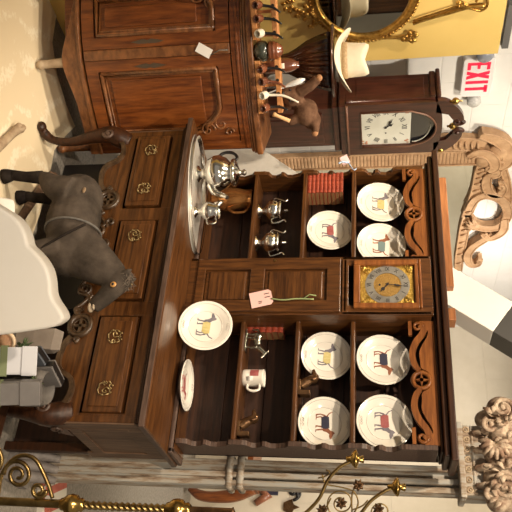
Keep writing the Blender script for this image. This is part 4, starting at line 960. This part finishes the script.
for i in range(n):
    x = xl+(xr-xl)*(i+.5)/n; b.torus(FRONT(x,yf-.002,zc0+.028), .011, .004, 16, 6); b.ell((x,yf-.003,zc0+.028),(.005,.004,.005),seg=8,rn=6)
b.build('rosette_band', DRIFT, Kc)
CARV = mat('carved_paint_traces', (.20,.12,.075), (.46,.36,.26), .75, scale=22, bump=.4, lo=.4, hi=.58)
b = MB()
for i in range(4):
    x = xl+(xr-xl)*(i+.5)/4
    b.tube(cat([(x,yf,zc0+.06),(x,yf-.02,zc0+.09),(x,yf-.035,zc1-.005),(x,yf-.055,zc1-.012)],4), lin([.022,.026,.022,.012],13), 10, .6)
    for s in (-1,1): b.tube([(x+s*.018*math.cos(R(a))-s*.0, yf-.018, zc0+.10+.016*math.sin(R(a))) for a in range(0,300,30)], .006, 6)
b.build('acanthus_leaf', CARV, Kc)
b = MB()    # carved crest above: big leaves, shell and volutes
for (px,py,rx,rz,dy) in ((487,420,.045,.055,.0),(500,408,.05,.06,-.02),(497,430,.06,.05,-.03),(508,425,.06,.06,-.01),(495,455,.065,.05,-.05),(508,450,.06,.06,-.05),(495,480,.06,.05,-.06),(506,475,.06,.06,-.05),(498,500,.055,.05,-.05),(509,500,.06,.05,-.04)):
    c = at(px,py,'y',yf+.06+dy); b.ell(c,(rx,.06,rz))
crest = b.build('crest', CARV, Kc, voxel=.008, smooth=2)
b = MB()
def cr3(px,py,y): return at(px,py,'y',y)
for (px,py,r_,a0) in ((503,408,.05,0),(505,488,.05,90),(490,425,.03,200),(508,462,.035,30),(492,495,.028,150)):
    c = cr3(px,py,-.02); F = FRONT(c.x,c.y,c.z); b.tube([F @ V((u,v,.004)) for u,v in spiral(0,0,r_,.005,a0,a0+620,36)], lin([.012,.007],37), 8); b.ell(c,(.012,.012,.012))
for k in range(9):
    a = R(-100+k*25); c = cr3(495,444,-.03); b.tube([c, c+V((.035*math.cos(a),-.022,.035*math.sin(a))), c+V((.066*math.cos(a),-.005,.066*math.sin(a)))], [.006,.013,.008], 8)
for k in range(26):
    c = cr3(random.uniform(487,511),random.uniform(412,508),random.uniform(-.045,-.015)); a = random.uniform(0,2*PI)
    b.tube([c, c+V((.018*math.cos(a),-.014,.018*math.sin(a))), c+V((.04*math.cos(a),-.0,.04*math.sin(a)))], [.007,.013,.004], 8, .6)
b.build('crest_carving', DRIFT if 0 else CARV, Kc)
b = MB()
for i,dx in enumerate((-.02,.03,.08,.13)):
    P = cat([(cx0+dx,yc0-.01,.22),(cx0+dx-.004,yc0-.05,.15),(cx0+dx+.0,yc0-.075,.08),(cx0+dx,yc0-.05,.02)],5); b.tube(P, lin([.016,.026,.03,.026],len(P)), 10)
b.box(cx0-.04,cx1+.03,yc0-.10,yc1+.02,0,.045)
b.build('fluted_base', mat('grey_fluted',(.17,.15,.14),(.30,.27,.25),.6,scale=14), Kc)
A = at(40,485,'z',0); B_ = at(58,497,'z',0); ctr = (A+B_)/2
t = thing('striped_cloth', 'folded red and white striped cloth on floor beside the column base', 'cloth', (ctr.x,ctr.y,0))
Mc = Matrix.Translation((ctr.x+.06,ctr.y,0.002)) @ Matrix.Rotation(R(25),4,'Z'); b = MB()
for k in range(7):
    b.mi = k % 2; b.box(-.15+k*.045,-.15+(k+1)*.045,-.12,.12,0,.030+.004*(k%2),Mc)
b.build('folded_stack', [mat('red_stripe',(.42,.10,.07),(.5,.16,.11),.85,scale=20), mat('white_stripe',(.6,.56,.48),rough=.85)], t)
b = MB(); b.mi = 0
for k in range(7): b.mi = (k+1) % 2; b.box(-.145+k*.043,-.145+(k+1)*.043,-.10,.11,.034,.058,Mc)
b.build('top_fold', [bpy.data.materials['red_stripe'], bpy.data.materials['white_stripe']], t)
t = thing('shade_box', 'added black box standing in for the dark shade under the dresser', 'shade filler', (-.35,-.13,0))  # added box; its black stands in for the shade below the apron
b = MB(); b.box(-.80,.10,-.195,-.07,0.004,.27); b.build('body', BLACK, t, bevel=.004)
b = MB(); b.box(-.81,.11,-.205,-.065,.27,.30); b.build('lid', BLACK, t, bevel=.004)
# ------------------------------------------------------------------ brass stand with twisted pole, candelabrum
dp = 2.0
bt = atd(40,503,dp); bx,by = bt.x,bt.y
def pz(px): 
    r = ray(px,504); h = math.hypot(bx-CAM.x,by-CAM.y)/math.hypot(r.x,r.y); return (CAM+r*h).z
Bs = thing('brass_floor_stand', 'brass floor stand with rope-twisted pole and scrolled brackets at the right edge', 'stand', (bx,by,0))
z1,z2,z3 = pz(72),pz(178),pz(232)
b = MB(); b.lathe([(0,0),(.14,0),(.14,.02),(.05,.04),(.016,.06),(.0115,.10),(.0115,z1-.03)], Matrix.Translation((bx,by,0)), 24); b.build('base', BRASSD, Bs)
b = MB(); rings = []; nn = 90
for i in range(nn+1):
    z = z1+(z2-z1)*i/nn; rings.append([V((bx,by,z))+V((math.cos(t)*(.0095+.0028*math.cos(3*(t-i*.42))), math.sin(t)*(.0095+.0028*math.cos(3*(t-i*.42))),0)) for t in (2*PI*k/18 for k in range(18))])
b.loft(rings); b.build('twisted_pole', BRASSD, Bs)
for z in (z1,z2):
    b = MB(); b.lathe([(.010,-.035),(.016,-.03),(.018,-.022),(.025,-.014),(.028,0),(.025,.014),(.016,.02),(.019,.028),(.012,.036)], Matrix.Translation((bx,by,z)), 24); b.build('collar', BRASS, Bs)
b = MB(); b.lathe([(.009,z2),(.009,z3),(.012,z3+.004),(0,z3+.01)], Matrix.Translation((bx,by,0)), 14); b.build('upper_rod', BRNZ, Bs)
b = MB(); FBs = FR((bx,by,0), -RT, (0,0,1))
zsc = pz(18)
for (u,v,r_,a0,a1) in ((.075,zsc,.042,-90,560),(.035,zsc+.06,.022,90,560),(.11,zsc-.09,.05,0,500)):
    b.tube([FBs @ V((u+x,v+y,0)) for x,y in spiral(0,0,r_,.008,a0,a1,40)], lin([.0065,.005],41), 8)
b.tube([FBs @ V((u,v,0)) for u,v in [tuple(p) for p in cat([(.015,zsc+.10),(.06,zsc+.085),(.12,zsc+.05),(.125,zsc),(.08,zsc-.045),(.015,zsc-.06)],6)]], .006, 8)
b.build('scroll_bracket', BRASSD, Bs)
dc = 2.1
hubp = atd(330,552,dc)
Cd = thing('brass_candelabrum', 'wrought brass candelabrum with thin scrolled arms in front of the column', 'candelabrum', (hubp.x,hubp.y,0))
zh = hubp.z
b = MB(); b.lathe([(0,0),(.16,0),(.16,.015),(.03,.04),(.012,.06),(.012,zh+.12),(.02,zh+.14),(0,zh+.17)], Matrix.Translation((hubp.x,hubp.y,0)), 20); b.build('stem', BRASSD, Cd)
def cpt(px,py): return atd(px,py,dc)
arms = (([(258,550),(280,527),(300,517),(318,500),(328,480),(340,467),(352,461)],(355.5,459)), ([(330,552),(350,530),(362,512),(372,500),(385,491),(392,488)],(397,487)))
for pts,cup in arms:
    b = MB(); b.tube(cat([cpt(*p) for p in pts],6), .005, 8); arm = b.build('arm', BRASSD, Cd)
    c = cpt(*cup); b = MB(); b.lathe([(0,-.028),(.007,-.027),(.009,-.014),(.018,-.010),(.026,-.002),(.027,.003),(.020,.006),(.008,.010),(.012,.022),(.010,.024),(0,.022)], Matrix.Translation(c), 24); b.build('candle_cup', BRASS, arm)
b = MB()
def wire(pts, r=.0022): b.tube(cat([cpt(*p) for p in pts],6), r, 6)
def wsp(px,py,r0,r1,a0,a1,n=40): b.tube([cpt(px+x,py+y) for x,y in spiral(0,0,r0,r1,a0,a1,n)], .0022, 6)
wsp(341,503,17,5,0,640); wire([(318,478),(326,476),(330,472),(326,470)]); wire([(322,474),(326,484),(340,487),(354,492),(358,505),(350,518)]); wire([(352,512),(352,495),(356,484)]); wsp(381,512,13,6,0,400); wire([(352,510),(362,506),(368,500)]); wire([(318,512),(326,507),(331,498)])
b.build('wire_scroll', BRASSD, Cd)
for px,py in ((341,503),(358,485),(322,510),(378,509)):
    b = MB(); c = cpt(px,py)
    for k in range(7):
        a = R(k*51); dv = R2*math.cos(a)+U2*math.sin(a); b.tube([c, c+dv*.010+FW*-.003, c+dv*.018], [.0025,.006,.0012], 6, .5)
    b.build('leaf', BRNZ, Cd)
# ------------------------------------------------------------------ far things behind the column
yq = 3.2
t = thing('far_table', 'reddish wooden table with curved leg against the far wall', 'table', at(190,495,'y',yq))
A = at(188,491,'y',yq); b = MB(); b.tube(cat([at(190,488,'y',yq),at(200,495,'y',yq),at(215,497,'y',yq),at(235,495,'y',yq),at(252,486,'y',yq)],6), lin([.03,.045,.05,.06,.08],25), 10); b.build('leg', WALN, t)
b = MB(); q0 = at(252,478,'y',yq); b.box(q0.x-.9,q0.x+.1,yq-.3,yq+.15,q0.z,q0.z+.05); b.build('table_top', WALN, t, bevel=.005)
b = MB(); q1 = at(196,500,'y',3.49); q2 = at(192,512,'y',3.49); b.box(.45,2.2,3.40,3.47,.0,.10); 
b.bm.free()
for (pa,pb,m_,nm,lab) in (((256,489),(269,503),DOGB,'brown_ornament','small brown wall ornament beyond the column'),((262,487),(277,494),NAVY,'dark_plaque','small dark plaque on far wall beyond the column'),((287,487),(300,497),BLACK,'black_ornament','curly black iron ornament on the far wall'),((285,500),(298,514),BRNZ,'bronze_star','pointed bronze wall ornament on the far wall')):
    A = at(*pa,'y',3.49); B_ = at(*pb,'y',3.49); c = (A+B_)/2; F = FRONT(c.x,3.503,c.z); w = abs(B_.x-A.x)/2+.01; h = abs(B_.z-A.z)/2+.01
    b = MB()
    if nm == 'dark_plaque': b.box(-w,w,-h,h,0,.02,F)
    elif nm == 'bronze_star': b.prism([(0,h),(w*.3,h*.3),(w,0),(w*.5,-h),(-w*.5,-h),(-w,0),(-w*.3,h*.3)][::-1],0,.02,F)
    elif nm == 'black_ornament':
        b.tube([F @ V((u,v,.01)) for u,v in spiral(0,0,h,.01,0,420,24)], .014, 6); b.tube([F @ V((-w,h*.4,.01)),F @ V((w,h*.6,.01))],.016,6)
    else: b.tube([F @ V((-w,-h*.5,.02)),F @ V((0,h*.6,.02)),F @ V((w,-h*.8,.02))],[.03,.05,.03],8)
    tag(b.build(nm, m_), lab, 'wall ornament')
# ------------------------------------------------------------------ gifts on a low crate, bottom right of the photo's upright view
yg = -.80
gt_ = .24
def gx(px,py,y=yg): return at(px,py,'y',y)
low = gx(0,350).z
b = MB(); zc_ = low-.03
b.box(.50,.92,-.92,-.58,0.0,zc_-.02); b.box(.49,.93,-.93,-.57,zc_-.02,zc_); tag(b.build('low_crate', OAKD, bevel=.004), 'low dark wooden crate under the gift boxes', 'crate')
def gift(name, x0,x1,y0,y1,z0,z1, m_, rm, lab, rot=0, vertical=True, group='gift boxes', tilt=0):
    c = V(((x0+x1)/2,(y0+y1)/2,z0)); t = thing(name, lab, 'gift box', c, group)
    M = Matrix.Translation(c) @ Matrix.Rotation(R(rot),4,'Z') @ Matrix.Rotation(R(tilt),4,'X'); w,d,h = (x1-x0)/2,(y1-y0)/2,z1-z0
    b = MB(); b.box(-w,w,-d,d,0,h*.72,M); b.build('box', m_, t, bevel=.002)
    b = MB(); b.box(-w-.004,w+.004,-d-.004,d+.004,h*.70,h,M); b.build('lid', m_, t, bevel=.002)
    b = MB(); b.box(-w-.006,w+.006,-d-.006,d+.006,h*.28,h*.42,M) if not vertical else b.box(-.012,.012,-d-.006,d+.006,-.0,h+.002,M)
    b.build('ribbon', rm, t)
gift('gift_box', gx(0,356).x,gx(0,381).x+.0,-.90,-.84,zc_+.03,gx(31,370,-.86).z, WBOX, GRNRIB, 'white gift box with green ribbon tilted back on the crate', vertical=False, rot=24, tilt=-24)
gift('gift_box', gx(10,384,-.9).x,gx(10,405,-.9).x,-.93,-.86,zc_+.03,gx(38,390,-.88).z, GBOX, GRNRIB, 'grey lidded gift box beside the white one, nearer the dresser leg', vertical=False, rot=30, tilt=-20)
gift('gift_box', .585,.620,-.76,-.66,zc_,gx(45,366,-.72).z, GBOX2, BLACK, 'dark blue-grey gift box leaning behind the white box', rot=-14, tilt=6)
gift('gift_box', .618,.655,-.70,-.60,zc_,gx(52,372,-.72).z, GBOX, BLACK, 'tall grey gift box standing behind the other boxes', rot=-20, tilt=4)
b = MB()
for (px,py) in ((24,345),(20,352),(28,388),(22,392),(34,384)):
    c = gx(px,py,-.80)
    for k in range(26):
        a = random.uniform(0,2*PI); e = random.uniform(-.3,1); dv = V((math.cos(a)*.03,math.sin(a)*.03,e*.025)); b.tube([c, c+dv*.6, c+dv], [.003,.003,.001], 5)
b.tube([gx(18,343),gx(30,352),gx(34,372,-.74),gx(30,388)],.006,6)
tag(b.build('fir_garland', LEAF), 'green fir garland draped over the gift boxes', 'garland')
c = gx(4,343); F = FR(c, (.9,.43,0), (0,.15,1)); b = MB()
t = thing('wood_slice', 'round wood slice with pale rim beside the white gift box', 'ornament', c)
MB().lathe([(0,-.012),(.040,-.012),(.040,.010),(0,.010)], F, 28).build('disc', mat('slice_wood',(.32,.16,.08),(.5,.3,.17),.6,scale=30), t); b = MB(); b.torus(F @ Matrix.Translation((0,0,.008)), .042, .008, 28, 8); b.build('rim', mat('slice_bark',(.55,.40,.26),(.66,.52,.36),.6,scale=40), t)
# paper bag, tilted grey folders behind the boxes
a_ = gx(30,333,-.64); c_ = gx(60,349,-.64)
t = thing('paper_bag', 'taupe paper bag standing behind the wood slice and gift boxes', 'bag', V(((a_.x+c_.x)/2,-.64,zc_)))
b = MB(); xm_ = (a_.x+c_.x)/2; hw_ = abs(c_.x-a_.x)/2+.01
b.loft([[V((xm_-hw_*k,-.64-.03*j,z)),V((xm_+hw_*k,-.64-.03*j,z)),V((xm_+hw_*k,-.64+.03*j,z)),V((xm_-hw_*k,-.64+.03*j,z))] for z,k,j in ((zc_,.85,1),(zc_+.08,1,1),(c_.z-.03,1.05,.7),(c_.z,.9,.12))], sm=False); b.build('bag_body', CLOTH, t, bevel=.006)
b = MB()
c = V((.80,-.70,0)); c.x = gx(50,388,-.68).x; b.lathe([(0,0),(.075,0),(.085,.04),(.10,.12),(.098,.17),(.085,.20),(.08,.20),(.09,.16),(.0,.05)], Matrix.Translation((c.x,-.68,zc_)) @ Matrix.Scale(.72,4,(1,0,0)) @ Matrix.Scale(.72,4,(0,1,0)), 32)
tag(b.build('grey_planter', mat('grey_planter',(.085,.075,.068),(.15,.135,.12),.7,scale=8)), 'round grey planter behind the gift boxes under the carved apron', 'planter')
# ------------------------------------------------------------------ white serpentine chair back, foreground
dk = 2.0
o_ = atd(40,300,dk); vh = V((FW.x,FW.y,0)).normalized()
FC = FR(o_, RT, (0,0,1))
def cpt2(px,py):
    p = FC.inverted() @ atp(px-6,py+1,o_,vh); return (p.x,p.y)
outl = [(0,335),(30,331),(55,327),(63,324),(68,320),(69,316),(66,309),(60,300),(57,292),(56,280),(53,268),(47,258),(40,250),(34,244),(32,236),(28,226),(20,216),(8,208),(-6,200),(-30,190)]
up_ = [tuple(p) for p in cat([cpt2(*p) for p in outl],4)]
umin = up_[-1][0]; zb_ = .42-o_.z
poly = [(up_[0][0]+.03,zb_)] + up_ + [(umin-.02,zb_)]
Ch = thing('upholstered_chair', 'cream chair with smooth serpentine back in the foreground before the horse', 'chair', (o_.x,o_.y,0))
b = MB(); b.prism(poly[::-1],-.055,.0,FC, True); ob = b.build('backrest', WHITEC, Ch, bevel=.016); ob.modifiers['b'].segments = 4
for p_ in ob.data.polygons: p_.use_smooth = len(p_.vertices) == 4
b = MB(); ul,ur = umin-.02, up_[0][0]+.03; b.box(ul,ur,.36-o_.z,.46-o_.z,-.52,-.0,FC); b.build('seat', WHITEC, Ch, bevel=.02)
for u in (ul+.03,ur-.03):
    for w in (-.03,-.48): 
        q = FC @ V((u,0,w)); MB().lathe([(0,0),(.014,0),(.02,.2),(.025,.37),(0,.37)], Matrix.Translation((q.x,q.y,0)), 14).build('leg', OAKD, Ch)
# ------------------------------------------------------------------ light
W = bpy.data.worlds.new('world'); bpy.context.scene.world = W; W.use_nodes = True
W.node_tree.nodes['Background'].inputs[0].default_value = (1.0,.88,.74,1); W.node_tree.nodes['Background'].inputs[1].default_value = .28
def spot(loc, tgt, power, col=(1,.83,.63), size=.04, angle=75, blend=.6):
    l = bpy.data.lights.new('unseen_spot','SPOT'); l.energy = power; l.color = col; l.shadow_soft_size = size; l.spot_size = R(angle); l.spot_blend = blend
    o = bpy.data.objects.new('unseen_spot', l); C.objects.link(o); o.location = loc; o.rotation_euler = (V(tgt)-V(loc)).to_track_quat('-Z','Y').to_euler(); return o
spot((.45,-1.75,3.15),(.1,-.1,1.3),225)
spot((-1.0,-1.9,3.15),(-.8,-.4,.6),205)
spot((2.6,-2.6,3.1),(.9,.0,1.0),170, angle=60)  # added fill brightening the dresser's right side and the column
spot((1.5,-4.3,3.1),(.6,-1.5,.75),420, angle=34)  # added narrow spot that only brightens the foreground chair back
spot((-.3,-.6,3.2),(-1.5,.1,1.9),120, (1,.88,.72), angle=90)
spot((1.6,2.0,3.2),(.9,3.4,1.4),230, (1,.86,.66), angle=110)  # added spot to lift the dim back wall
spot((1.3,-.5,3.2),(.6,.3,2.0),60, (1,.84,.64), angle=80)
spot((-.1,.7,3.2),(-1.6,1.2,2.2),95, (1,.88,.70), angle=80)  # added spot lighting up the carved mirror area
spot((-.2,1.6,3.2),(-1.2,2.5,1.6),150, (1,.92,.82), angle=110)
